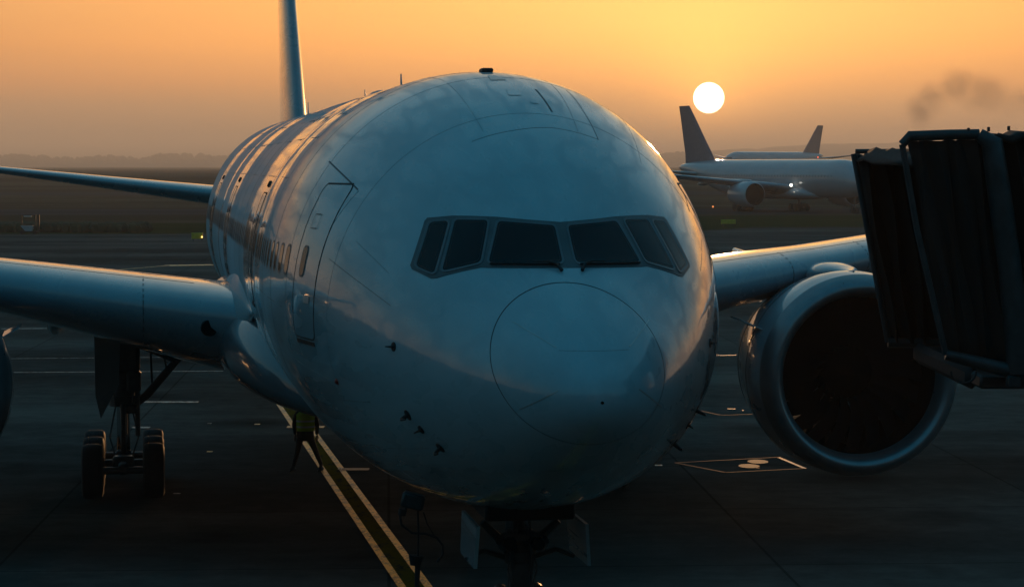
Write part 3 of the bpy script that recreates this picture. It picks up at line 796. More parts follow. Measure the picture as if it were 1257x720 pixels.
for sg in(-1,1):
    rings=[]
    for a in ys:
        sle,ch,zle,tu,tl,inc=wingdef(a)
        if a>30.7: ch*= {31:.8,31.3:.35}[a]
        rings.append(section(sg*a,sle,ch,zle,tu,tl,inc))
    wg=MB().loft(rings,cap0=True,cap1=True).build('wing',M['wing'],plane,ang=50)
    # leading edge slats: joints across the nose of the wing
    def lept(a,xx,up):
        sle,ch,zle,tu,tl,inc=wingdef(a); sh=2.969*math.sqrt(xx)-1.26*xx-3.516*xx*xx+2.843*xx**3-1.036*xx**4
        z=sh*(tu if up else -tl); c,s_=math.cos(inc),math.sin(inc); return Vector((sg*a,sle+ch*(xx*c+z*s_),zle+ch*(z*c-xx*s_)))
    mb=MB()
    for a in(5.0,8.7,10.8,13.4,16.2,19,22,25):
        pts=[lept(a,x_,False) for x_ in(.06,.03,.012,.003)]+[lept(a,x_,True) for x_ in(.0,.003,.012,.03,.06,.1,.14)]
        ribbon(mb,pts,.02,.003,lambda p,a=a:(p-lept(a,.25,True)+Vector((0,0,.4))).normalized())
    pts=[lept(4+.8*i,.13,True) for i in range(34)]; ribbon(mb,pts,.02,.003,lambda p:Vector((0,0,1)))
    mb.build('slat_joint',M['seam'],wg)
    # root fillet
    rings=[]
    for s_,rr_ in((17.9,.04),(18.5,.20),(19.2,.40),(20.0,.55),(21.2,.66),(23,.66),(27,.5)):
        rings.append([(sg*(3.02+ .50*rr_*math.cos(t)),s_,4.98+ (s_-19)*-.02+rr_*math.sin(t)) for t in np.linspace(0,2*PI,28,endpoint=False)])
    MB().loft(rings,cap0=True,cap1=True).build('wing_fillet',M['skin'],plane,ang=60)
    # landing light in the wing root
    p=lept(3.75,.006,False); mb=MB(); mb.mat(0).tube([p+Vector((0,.05,.0)),p+Vector((0,-.03,.0))],[.17,.15],20); mb.build('landing_light',M['glass'],wg)
    # spoiler and flap joints on the upper surface
    mb=MB()
    for xx in(.62,.76):
        pts=[lept(4+.9*i,xx,True) for i in range(30)]; ribbon(mb,pts,.03,.003,lambda p:Vector((0,0,1)))
    for a in(5,6.5,8,9.6,12,14,16,18,20,22): ribbon(mb,[lept(a,.62+.03*i,True) for i in range(10)],.03,.003,lambda p:Vector((0,0,1)))
    mb.build('spoiler_joint',M['seam'],wg)
    # flap track fairings
    for a in(7.0,12.6,17.2,21.6):
        sle,ch,zle,tu,tl,inc=wingdef(a); rings=[]
        for i in range(13):
            t=i/12; r=.36*math.sin(PI*min(1,max(.001,t))**.75)+.01; rings.append([(sg*a+.6*r*math.cos(q),sle+ch*(.5+.62*t),zle-.85-.30*t-ch*.01+r*math.sin(q)) for q in np.linspace(0,2*PI,16,endpoint=False)])
        MB().loft(rings,cap0=True,cap1=True).build('flap_track_fairing',M['wing'],wg)

# engines
EY,ES,EZ=9.35,20.3,3.44
def engine():
    prf=[(.0,1.80),(.03,1.87),(.10,1.935),(.25,2.005),(.46,2.06)]
    prf2=[(.47,2.055),(.8,2.09),(1.2,2.11),(1.8,2.075),(2.6,1.97),(3.4,1.84),(4.2,1.69),(5.0,1.52)]
    inner=[(5.0,1.50),(4.4,1.55),(3.8,1.60),(3.0,1.68),(1.9,1.68),(1.3,1.66),(.8,1.615),(.45,1.60),(.22,1.635),(.10,1.69),(.03,1.75),(.0,1.80)]
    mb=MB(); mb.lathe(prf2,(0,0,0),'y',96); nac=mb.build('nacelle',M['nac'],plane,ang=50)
    mb=MB(); mb.mat(0).lathe(inner[-5:]+prf[1:],(0,0,0),'y',96); lip=mb.build('inlet_lip',M['lip'],nac,ang=60)
    MB().lathe([(.455,2.052),(.475,2.052)],(0,0,0),'y',96).build('lip_joint',M['dark'],nac)
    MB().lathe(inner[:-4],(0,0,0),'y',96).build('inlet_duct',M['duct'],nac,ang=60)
    # fan: 22 wide swept blades
    mb=MB(); nb=22
    for b in range(nb):
        a0=2*PI*b/nb; V=[];ns_,nc=9,5
        for i in range(ns_):
            t=i/(ns_-1); r=.50+1.165*t; tw=R_(28+34*t); ch=.36+.22*math.sin(PI*min(1,t*1.1))**1.0+.05*t; sweep=.12*math.sin(PI*t*1.2)
            for j in range(nc):
                u=(j/(nc-1)-.5)*ch; ang=a0+ (u*math.sin(tw)+sweep)/max(r,.3)
                V.append((r*math.cos(ang),1.45+u*math.cos(tw)+.10*t*t,r*math.sin(ang)))
        F=[(i*nc+j,i*nc+j+1,(i+1)*nc+j+1,(i+1)*nc+j) for i in range(ns_-1) for j in range(nc-1)]
        mb.add(V,F)
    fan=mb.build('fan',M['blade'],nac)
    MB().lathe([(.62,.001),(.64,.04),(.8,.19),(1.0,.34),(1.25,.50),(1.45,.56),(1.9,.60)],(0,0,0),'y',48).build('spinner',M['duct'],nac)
    # stator vanes behind the fan
    mb=MB()
    for b in range(32):
        a=2*PI*b/32; mb.box((1.17*math.cos(a),2.75,1.17*math.sin(a)),(1.02,.55,.035),Matrix.Rotation(-a,3,'Y'),.006)
    mb.build('stator_vanes',M['blade'],nac)
    MB().lathe([(1.9,.60),(2.6,.74),(3.2,.98),(4.6,1.12),(6.2,1.0),(7.4,.66),(7.4,.5),(6.8,.5)],(0,0,0),'y',48).build('core_cowl',M['nac'],nac)
    MB().lathe([(6.8,.48),(7.6,.38),(8.6,.04),(8.62,.001)],(0,0,0),'y',32).build('exhaust_plug',M['duct'],nac)
    return nac
eng=engine(); eng.location=(EY,ES,EZ); eng.rotation_euler=(0,0,-R_(1.6))
e2=copy_tree(eng,plane); e2.location=(-EY-.22,ES,EZ); e2.rotation_euler=(0,0,R_(2.2))
for sg,nac in((1,eng),(-1,e2)):
    # strake on the inboard side of the cowl
    aa=PI-R_(26); mb=MB(); c,s_=math.cos(aa),math.sin(aa)
    V=[];
    for (yy,r) in((.95,2.10),(1.5,2.46),(2.35,2.50),(2.5,2.13)): V+=[(c*r-s_*.012,yy,s_*r+c*.012),(c*r+s_*.012,yy,s_*r-c*.012)]
    if sg<0: V=[(-a,b,d) for a,b,d in V]
    mb.add(V,[(0,2,4,6),(1,7,5,3),(0,1,3,2),(2,3,5,4),(4,5,7,6),(6,7,1,0)]).build('strake',M['nac'],nac,smooth=False)
    # cowl joints and latches
    mb=MB()
    for s1_ in(1.55,3.4):
        rr_=2.096 if s1_<2 else 1.842
        mb.lathe([(s1_,rr_-.003),(s1_+.004,rr_+.002),(s1_+.014,rr_+.002),(s1_+.018,rr_-.006)],(0,0,0),'y',96)
    mb.build('cowl_joint',M['dark'],nac)
    # pylon with a rounded crest on the cowl
    rings=[]
    for yy,wd,zt,zb in((.9,.03,2.12,2.02),(1.2,.16,2.11,1.95),(1.7,.34,2.17,1.9),(2.3,.46,2.22,1.8),(2.9,.46,2.22,1.7),(3.5,.38,2.08,1.5),(4.1,.34,1.95,1.4),(5,.34,1.85,1.3),(7,.32,2.0,1.4),(9.5,.25,2.1,1.75),(12,.06,2.2,2.0)):
        rings.append([(a,yy,b) for a,b in sup(wd,zt,zb,2.2,24)])
    py=MB().loft(rings,cap0=True,cap1=True).build('pylon',M['nac'],nac,ang=60)

# fin and tailplane
rings=[]
for z,sle,ch,th in((8.2,49.6,11.4,.034),(9.0,50.4,10.6,.035),(10,51.3,9.8,.035),(13,54.2,7.7,.036),(16,57.0,5.7,.036),(18.7,59.6,3.9,.035),(18.9,60.2,2.9,.02)):
    rings.append([(q[1]*ch,sle+ch*q[0],z) for q in foil(th,th,18)])
MB().loft(rings,cap0=True,cap1=True).build('fin',M['wing'],plane,ang=50)
for sg in(-1,1):
    rings=[]
    for a,sle,ch,zle in((.6,51.6,8.2,6.55),(2.7,53.6,6.9,6.75),(6,56.3,4.7,7.12),(10.4,60.0,2.5,7.60),(10.75,60.5,1.6,7.64)):
        rings.append(section(sg*a,sle,ch,zle,.042,.055,0))
    MB().loft(rings,cap0=True,cap1=True).build('tailplane',M['wing'],plane,ang=50)

# landing gear
def wheel(parent,loc,r,wd,name='wheel'):
    mb=MB(); h=wd/2
    mb.mat(0).lathe([(-h*.7,r*.52),(-h,r*.60),(-h,r*.82),(-h*.86,r*.95),(-h*.5,r),(-h*.46,r*.985),(-h*.40,r),(0,r),(h*.40,r),(h*.46,r*.985),(h*.5,r),(h*.86,r*.95),(h,r*.82),(h,r*.60),(h*.7,r*.52)],loc,'x',40)
    ty=mb.build(name,M['rubber'],parent)
    mb=MB(); mb.lathe([(-h*.55,.001),(-h*.62,r*.16),(-h*.30,r*.22),(-h*.35,r*.42),(-h*.72,r*.53),(h*.72,r*.53),(h*.35,r*.42),(h*.30,r*.22),(h*.62,r*.16),(h*.55,.001)],loc,'x',28); mb.build('rim',M['gear'],ty)
    return ty
for sg in(-1,1):
    GX,GS=5.49*sg,31.3
    mb=MB()
    mb.mat(0).tube([(GX,GS,4.6),(GX,GS,2.15)],[.30,.27],18).tube([(GX,GS,2.25),(GX,GS,2.0)],[.33,.33],18)
    mb.mat(1).tube([(GX,GS,2.1),(GX,GS,.95)],.16,14)
    mb.mat(0).box((GX,GS,.72),(.34,.5,.5),bev=.06).box((GX,GS,.66),(.24,3.1,.26),bev=.06)
    for ds in(-1.47,0,1.47): mb.tube([(GX-.85,GS+ds,.635),(GX+.85,GS+ds,.635)],.085,10)
    # torque links, hoses, small lugs
    mb.tube([(GX,GS-.30,2.05),(GX,GS-.75,1.5),(GX,GS-.30,.95)],[.07,.055,.07],8)
    for dx in(-.2,.22): mb.tube([(GX+dx,GS-.28,3.9),(GX+dx*1.4,GS-.34,2.8),(GX+dx*.9,GS-.30,2.0),(GX+dx*1.6,GS-.5,1.3),(GX+dx,GS-.6,.9)],.022,6)
    mb.box((GX-sg*.25,GS-.2,2.6),(.34,.4,.5),bev=.05).box((GX,GS-.1,3.3),(.8,.7,1.0),bev=.1).box((GX,GS-.8,.75),(.5,.4,.3),bev=.05).tube([(GX-sg*.32,GS-.2,3.2),(GX-sg*.34,GS-.25,1.3)],.06,8).box((GX-sg*.18,GS-.2,1.95),(.34,.34,.22),bev=.05)
    lg=mb.build('main_landing_gear',[M['gear'],M['chrome']],plane)
    MB().tube([(GX-sg*.2,GS,1.98),(GX-sg*.55,GS-.05,2.25),(GX-sg*1.75,GS-.1,3.65)],[.10,.11,.09],10).build('side_brace',M['gear'],lg)
    MB().tube([(GX-sg*.15,GS-.2,3.55),(GX-sg*.55,GS-.2,3.42),(GX-sg*1.3,GS-.15,3.05)],[.09,.11,.07],8).tube([(GX-sg*.65,GS-.2,3.35),(GX-sg*.68,GS-.2,2.55)],.03,6).tube([(GX-sg*.95,GS-.2,3.25),(GX-sg*1.05,GS-.2,2.75)],.025,6).build('retraction_arm',M['gear'],lg)
    MB().tube([(GX-sg*2.3,GS-.1,3.5),(GX-sg*2.1,GS-.1,3.1)],.03,6).build('gear_latch',M['gear'],lg)
    zz=[(.04,3.85),(.66,3.95),(.64,2.3),(.52,1.75),(.10,2.55)]
    V=[(GX+sg*a,GS-.45-.25*a,b) for a,b in zz]+[(GX+sg*a,GS-.39-.25*a,b) for a,b in zz]; n=5
    MB().add(V,[tuple(range(5)),tuple(range(9,4,-1))]+[(k,(k+1)%5,5+(k+1)%5,5+k) for k in range(5)]).build('gear_door',M['wing'],lg,smooth=False)
    for ds in(-1.47,0,1.47):
        for dx in(-.70,.70): wheel(lg,(GX+dx,GS+ds,.635),.635,.50)
# nose gear
NSG=5.85; mb=MB()
mb.mat(0).tube([(0,NSG+.25,3.1),(0,NSG,2.5),(0,NSG-.02,1.75)],[.17,.17,.17],16).tube([(0,NSG,2.5),(0,NSG,2.35)],.21,16).tube([(0,NSG-.02,1.80),(0,NSG-.02,1.62)],.25,16)
mb.mat(1).tube([(0,NSG-.02,1.7),(0,NSG-.02,.7)],.10,14); mb.mat(0).tube([(-.45,NSG-.02,.53),(.45,NSG-.02,.53)],.08,10)
for sg in(-1,1):
    mb.tube([(sg*.52,NSG-.1,2.92),(sg*.30,NSG-.05,2.70),(sg*.13,NSG,2.45)],[.05,.06,.05],8)
    mb.tube([(sg*.20,NSG-.25,2.62),(sg*.26,NSG-.30,2.72)],.12,12)
    mb.tube([(sg*.25,NSG-.12,1.95),(sg*.25,NSG+.1,1.95)],.10,12)
    mb.tube([(sg*.10,NSG-.22,3.0),(sg*.14,NSG-.25,2.4),(sg*.09,NSG-.22,1.8),(sg*.2,NSG-.3,1.3)],.02,6)
    mb.tube([(sg*.05,NSG-.22,2.9),(sg*.20,NSG-.28,2.3),(sg*.12,NSG-.24,2.0)],.014,6)
mb.box((0,NSG-.12,2.15),(.30,.22,.5),bev=.05).box((0,NSG-.1,2.72),(.42,.3,.18),bev=.05)
mb.tube([(0,NSG-.18,1.7),(0,NSG-.5,1.3),(0,NSG-.15,.8)],[.06,.05,.06],8)
ng=mb.build('nose_landing_gear',[M['gear'],M['chrome']],plane)
for sg in(-1,1):
    MB().tube([(sg*.20,NSG,2.42),(sg*.5,NSG-.05,2.52),(sg*.74,NSG-.1,2.42)],[.04,.035,.03],8).build('door_link',M['gear'],ng)
    MB().mat(0).lathe([(0,.001),(.0,.085),(.05,.10),(.10,.07)],(sg*.19,NSG-.45,2.66),'y',16).build('taxi_light',M['glass'],ng)
    x0,x1=((-.66,-.68) if sg<0 else (.74,.80)); V=[]
    for (a,b,xx) in((4.95,2.98,x0),(6.45,2.98,x0),(6.45,2.40,x1),(5.1,2.40,x1)): V.append((xx,a,b))
    V2=[(p[0]+sg*.045,p[1],p[2]) for p in V]
    MB().add(V+V2,[(0,1,2,3),(7,6,5,4)]+[(k,(k+1)%4,4+(k+1)%4,4+k) for k in range(4)]).build('gear_door',M['skin'],ng,smooth=False)
    wheel(ng,(sg*.33,NSG-.02,.535),.535,.40)
# wheel bay
MB().box((0,5.75,3.17),(1.2,1.7,.24),bev=.03).build('wheel_bay',M['dark'],plane)
# ------------------------------------------------------------------ ground power lead
pw=empty('ground_power_lead',(-.36*1.0+ -0.55,30.5,0)); tag(pw,'black power lead with plug box hanging from the belly beside the nose gear','power lead')
def W(px,py,D):   # world point seen at this pixel at distance D
    return Vector(((px-628.5)/2904*D,D,CAM_H+(203-py)/2904*D))
O=Vector(pw.location)
D=30.6
mb=MB(); mb.box(W(506,616,D)-O,(.30,.22,.20),Matrix.Rotation(.25,3,'Y'),.03).build('plug_box',M['bmetal'],pw)
mb=MB(); mb.tube([W(x,y,D)-O for x,y in((498,625),(490,634),(492,646),(505,656),(522,657),(536,662),(543,672),(543,683),(536,692))],.016,8)
mb.tube([W(x,y,D)-O for x,y in((512,628),(513,655),(512,690))],.014,8).tube([W(x,y,D)-O for x,y in((519,630),(524,645),(533,660))],.009,6)
mb.tube([W(512,690,D)-O,W(511,720,D)-O,Vector((.1,0,.6)),Vector((.15,.2,.02)),Vector((-1.2,1.5,.03)),Vector((-4,2,.03))],[.04,.032,.03,.03,.03,.03],8)
mb.build('cable',M['dark'],pw)
mb=MB(); mb.tube([W(510,684,D)-O,W(509,696,D)-O],[.10,.07],12).tube([W(494,626,D)-O,W(492,634,D)-O],[.06,.05],10); mb.build('plug',M['dark'],pw)

# ------------------------------------------------------------------ jet bridge
jb=empty('jet_bridge',(8.6,28,0)); tag(jb,'dark jet bridge with pleated canopy at the right edge of the stand','jet bridge')
J=Vector(jb.location)
def lp(x,y,z): return Vector((x,y,z))-J
def bellows(y0,xt0,xt1,zt0,zt1,xb0,xb1,zb0,zb1,n,amp,name,thick=.06):
    V=[];N1=n*4+1; rows=10
    for i in range(N1):
        t=i/(N1-1); ph=(i%4); off=amp*(abs(((i%4)/4.0)-.5)*4-1)
        for j in range(rows+1):
            v=j/rows
            a=Vector((xt0+(xt1-xt0)*t,y0,zt0+(zt1-zt0)*t)); b=Vector((xb0+(xb1-xb0)*t,y0,zb0+(zb1-zb0)*t))
            p=a.lerp(b,v); sag=.05*math.sin(PI*v)*math.sin(i*1.7)
            p.y+=off+sag*.6; p.x+=.03*math.sin(v*7+i)
            if j==0: p.z+=amp*.45*((i%4)==0)-.02
            V.append(p-J)
    F=[(i*(rows+1)+j,(i+1)*(rows+1)+j,(i+1)*(rows+1)+j+1,i*(rows+1)+j+1) for i in range(N1-1) for j in range(rows)]
    mb=MB().add(V,F); o=mb.build(name,M['fabric'],jb,ang=25)
    sd=o.modifiers.new('thick','SOLIDIFY'); sd.thickness=thick; return o
# near side: flap inside its hoop, then the long pleats
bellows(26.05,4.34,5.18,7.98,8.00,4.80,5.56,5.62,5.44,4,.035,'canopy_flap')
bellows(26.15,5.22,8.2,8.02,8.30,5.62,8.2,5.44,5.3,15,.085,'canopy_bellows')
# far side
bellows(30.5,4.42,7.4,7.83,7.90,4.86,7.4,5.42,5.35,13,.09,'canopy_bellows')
# roof pleats
V=[];n=44
for i in range(n+1):
    t=i/n; x=4.42+2.9*t; dz=.075*(1-abs((i%4)-2)/1.0)*(.8+.2*random.random())+.02*t
    for y_,zz in((26.2,7.74),(27.6,7.77),(29.1,7.81),(29.9,7.86),(30.6,7.83)): V.append(lp(x+.05*math.sin(i),y_,zz+dz*(.4 if y_<28 else 1)))
F=[(5*i+j,5*i+5+j,5*i+6+j,5*i+1+j) for i in range(n) for j in range(4)]
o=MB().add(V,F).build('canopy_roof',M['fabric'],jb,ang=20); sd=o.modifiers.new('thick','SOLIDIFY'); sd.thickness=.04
# roof pleats over the near bellows, stepping up to the right
V=[];n=36
for i in range(n+1):
    t=i/n; x=5.15+3.0*t; dz=.20*t+.035*(1-abs((i%4)-2))
    for y_,zz in((25.95,8.0),(26.9,8.03)): V.append(lp(x,y_,zz+dz))
F=[(2*i,2*i+2,2*i+3,2*i+1) for i in range(n)]
o=MB().add(V,F).build('canopy_roof',M['fabric'],jb,ang=20); sd=o.modifiers.new('thick','SOLIDIFY'); sd.thickness=.05
mb=MB()
mb.tube([lp(4.28,26,7.93),lp(4.36,26,8.02),lp(4.8,26,8.035),lp(5.12,26,8.04)],[.05,.06,.06,.06],10)
mb.tube([lp(5.12,26,8.04),lp(5.26,25.98,7.95),lp(5.33,25.98,7.5),lp(5.47,25.98,6.6),lp(5.60,25.98,5.42)],[.07,.12,.13,.13,.14],12)
mb.tube([lp(4.78,26,5.62),lp(5.1,26,5.54),lp(5.60,26,5.42)],[.06,.075,.085],10)
mb.tube([lp(4.28,26,7.93),lp(4.45,26,7.0),lp(4.78,26,5.62)],.035,8)
for k in range(3): mb.box(lp(5.0+.22*k,25.97,8.085+.01*k),(.03,.03,.05),bev=.005)
mb.box(lp(5.52,25.95,5.33),(.16,.12,.14),bev=.02).box(lp(5.75,25.95,5.36),(.10,.1,.12),bev=.02)
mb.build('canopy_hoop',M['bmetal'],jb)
mb=MB(); mb.tube([lp(4.42,30.5,7.88),lp(7.4,30.5,7.9)],.03,8).tube([lp(4.40,30.5,7.85),lp(4.86,30.5,5.42)],.04,8).tube([lp(4.86,30.5,5.42),lp(7.4,30.5,5.35)],.07,8)
mb.build('canopy_hoop',M['bmetal'],jb)
mb=MB(); mb.tube([lp(4.97+.14*math.cos(t),25.95,5.44+.13*math.sin(t)) for t in np.linspace(PI,2*PI,12)],.012,6); mb.build('cable_loop',M['dark'],jb)
# floor lip with rubber bumper
MB().box(lp(6.9,28.3,5.30),(3.4,4.2,.16),bev=.03).build('cab_floor',M['bmetal'],jb); MB().box(lp(5.22,28.5,5.30),(.16,3.6,.26),bev=.07).build('bumper',M['rubber'],jb)
# cab, tunnel, lift column: outside the frame, standing where they would
mb=MB(); rings=[]
for z in(5.1,8.25): rings.append([tuple(lp(10.0+2.6*math.cos(t),28.2+2.6*math.sin(t),z)) for t in np.linspace(0,2*PI,28,endpoint=False)])
mb.loft(rings,cap0=True,cap1=True); cab=mb.build('cab',M['bwall'],jb,smooth=False)
tn=MB(); a=Vector((12,26.5,0));b=Vector((22,3,0)); dv=(b-a).normalized(); nv=Vector((dv.y,-dv.x,0))
def prismtube(p,q,wd,z0,z1):
    return [[tuple(r_-J) for r_ in(c_+nv*wd/2+Vector((0,0,z0)),c_+nv*wd/2+Vector((0,0,z1)),c_-nv*wd/2+Vector((0,0,z1)),c_-nv*wd/2+Vector((0,0,z0)))] for c_ in(p,q)]
tn.loft(prismtube(a,a+dv*13,2.7,5.15,7.9),cap0=True,cap1=True); tn.loft(prismtube(a+dv*12,b,3.1,5.0,8.15),cap0=True,cap1=True); tn.build('tunnel',M['bwall'],jb,smooth=False)
pc=a+dv*6; mb=MB()
for s_ in(-1,1): mb.tube([pc+nv*2*s_+Vector((0,0,.7))-J,pc+nv*2*s_+Vector((0,0,7.4))-J],.22,12)
mb.tube([pc+nv*2.1+Vector((0,0,4.9))-J,pc-nv*2.1+Vector((0,0,4.9))-J],.2,10).tube([pc+nv*2.1+Vector((0,0,.75))-J,pc-nv*2.1+Vector((0,0,.75))-J],.25,10)
lc=mb.build('lift_column',M['bmetal'],jb)
for s_ in(-1,1):
    q=pc+nv*2.0*s_-J; MB().lathe([(-.2,.2),(-.2,.5),(.2,.5),(.2,.2)],(q.x,q.y,.5),'x',24).build('wheel',M['rubber'],lc)

# ------------------------------------------------------------------ terminal behind the camera
tm=empty('terminal_building',(0,-6,0)); tag(tm,'terminal building behind the camera, mirrored dark in the airliner nose','terminal')
MB().box((0,-8,7.25),(150,16,14.5),bev=.1).build('wall',M['bwall'],tm,smooth=False)
MB().box((0,-7.5,14.75),(154,18,.5),bev=.1).build('roof',M['bmetal'],tm,smooth=False)
for bx,bw,bh in((-48,22,4.2),(-20,12,2.6),(4,9,1.8),(26,16,5.0),(52,20,3.0)):
    MB().box((bx,-9,15+bh/2),(bw,9,bh),bev=.1).build('roof_plant_room',M['bwall'],tm,smooth=False)
mb0=MB().box((0,0,0),(5.4,.12,3.2),bev=.03); 
first=None
for i in range(24):
    for zc in(2.2,7.2,11.6):
        if first is None: first=mb0.build('window',M['glass'],tm,smooth=False); o=first
        else: o=first.copy(); COL.objects.link(o)
        o.location=(-69+6*i,.08,zc)

# ------------------------------------------------------------------ the walking ground worker
def person(px,py):
    g=gp(px,py); root=empty('person',(g[0],g[1],.02),R_(8)); root.scale=(1.04,1.04,1.04); tag(root,'person in dark clothes and hi-vis vest walking beside the yellow line','person')
    # axes: x right, y away, z up.  walking to image right-away, seen from behind/side
    J_={'pel':(0,0,.93),'chest':(.02,.0,1.22),'neck':(.03,0,1.46),'head':(.04,-.01,1.56),'headt':(.045,-.01,1.70),
        'hl':(-.10,0,.90),'kl':(-.17,.03,.50),'al':(-.28,.06,.10),'tl':(-.36,-.10,.035),
        'hr':(.10,0,.90),'kr':(.24,-.02,.52),'ar':(.40,.02,.13),'tr':(.34,-.12,.04),
        'sl':(-.19,0,1.40),'el':(-.26,.04,1.13),'wl':(-.24,-.08,.90),'sr':(.22,0,1.40),'er':(.30,-.03,1.12),'wr':(.28,-.10,.88)}
    E_=[('pel','chest'),('chest','neck'),('neck','head'),('head','headt'),('pel','hl'),('hl','kl'),('kl','al'),('al','tl'),('pel','hr'),('hr','kr'),('kr','ar'),('ar','tr'),('neck','sl'),('sl','el'),('el','wl'),('neck','sr'),('sr','er'),('er','wr')]
    Rd={'pel':.155,'chest':.17,'neck':.065,'head':.085,'headt':.085,'hl':.10,'kl':.075,'al':.05,'tl':.04,'hr':.10,'kr':.075,'ar':.05,'tr':.04,'sl':.075,'el':.058,'wl':.045,'sr':.075,'er':.058,'wr':.045}
    def skinned(name,joints,edges,rad,mat,parent,sub=2):
        idx={k:i for i,k in enumerate(joints)}
        me=bpy.data.meshes.new(name); me.from_pydata([joints[k] for k in joints],[(idx[a],idx[b]) for a,b in edges],[])
        o=bpy.data.objects.new(name,me); link(o); m=o.modifiers.new('s','SKIN'); m.use_smooth_shade=True
        sv=me.skin_vertices[0].data
        for i,k in enumerate(joints):
            r=rad[k]; sv[i].radius=(r,r); sv[i].use_root=(i==0)
        o.modifiers.new('u','SUBSURF').levels=sub; o.modifiers['u'].render_levels=sub
        dg=bpy.context.evaluated_depsgraph_get(); dg.update(); nm=bpy.data.meshes.new_from_object(o.evaluated_get(dg)); nm.name=name
        o.modifiers.clear(); o.data=nm; nm.materials.clear(); nm.materials.append(mat); o.parent=parent; return o
    body=skinned('body',J_,E_,Rd,M['cloth'],root)
    # head features
    MB().sphere((.045,-.005,1.63),.105,16,12,(.84,.95,1.12)).build('head',M['skintone'],root)
    MB().sphere((.045,.004,1.665),.112,16,10,(.88,.98,.88)).build('hair',M['dark'],root)
    # jacket skirt and vest
    rings=[]
    for z,a,b in((.74,.225,.17),(.86,.215,.165),(1.0,.205,.16),(1.05,.205,.16)): rings.append([(.01+a*math.cos(t),b*math.sin(t),z) for t in np.linspace(0,2*PI,24,endpoint=False)])
    MB().loft(rings).build('coat',M['cloth'],root)
    rings=[]
    for z,a,b in((.98,.222,.178),(1.1,.222,.18),(1.25,.232,.185),(1.38,.245,.165),(1.46,.17,.12),(1.49,.085,.08)): rings.append([(.02+a*math.cos(t),b*math.sin(t),z) for t in np.linspace(0,2*PI,28,endpoint=False)])
    vs=MB().loft(rings).build('hi_vis_vest',M['vest'],root)
    for z,a in((1.06,.226),(1.20,.233)):
        MB().loft([[(.02+a*math.cos(t),(a*.81)*math.sin(t),zz) for t in np.linspace(0,2*PI,28,endpoint=False)] for zz in(z,z+.045)]).build('reflective_band',M['pale'],vs)
    for sg,w_ in((-1,J_['wl']),(1,J_['wr'])):
        w_=Vector(w_)
        js={'a':tuple(w_+Vector((0,0,.02))),'b':tuple(w_+Vector((0,-.01,-.06)))}; ed=[('a','b')]; rd={'a':.030,'b':.030}
        for i,(dx,ln) in enumerate(((-.028,.062),(-.010,.075),(.010,.072),(.027,.058))):
            k1,k2='f%d'%i,'g%d'%i; js[k1]=tuple(w_+Vector((dx*.6,-.015+dx*.4,-.10))); js[k2]=tuple(w_+Vector((dx*.7,-.03,-.10-ln))); ed+=[('b',k1),(k1,k2)]; rd[k1]=.010; rd[k2]=.008
        js['t']=tuple(w_+Vector((.035,-.03,-.05)));js['u']=tuple(w_+Vector((.045,-.045,-.09))); ed+=[('a','t'),('t','u')]; rd['t']=.011; rd['u']=.009
        skinned('hand',js,ed,rd,M['skintone'],root,1)
    for t_,a_ in(('tl','al'),('tr','ar')):
        t_=Vector(J_[t_]);a_=Vector(J_[a_]); d=(t_-a_); d.z=0; d.normalize()
        rings=[]
        for k,(u,wd,h) in enumerate(((-.07,.03,.06),(-.05,.045,.10),(.02,.05,.12),(.10,.05,.075),(.17,.045,.05),(.205,.02,.03))):
            c=Vector((a_.x,a_.y,0))+d*u; sdv=Vector((-d.y,d.x,0)); rings.append([tuple(c+sdv*wd*math.cos(q)+Vector((0,0,max(0,h/2+h/2*math.sin(q))))) for q in np.linspace(0,2*PI,12,endpoint=False)])
        MB().loft(rings,cap0=True,cap1=True).build('shoe',M['dark'],root)
    return root
M['cloth']=simple('dark_workwear',(.02,.021,.025),.85); M['vest']=simple('hi_vis_fabric',(.42,.58,.05),.8); M['skintone']=simple('skin_tone',(.35,.22,.16),.5)
person(373,580)

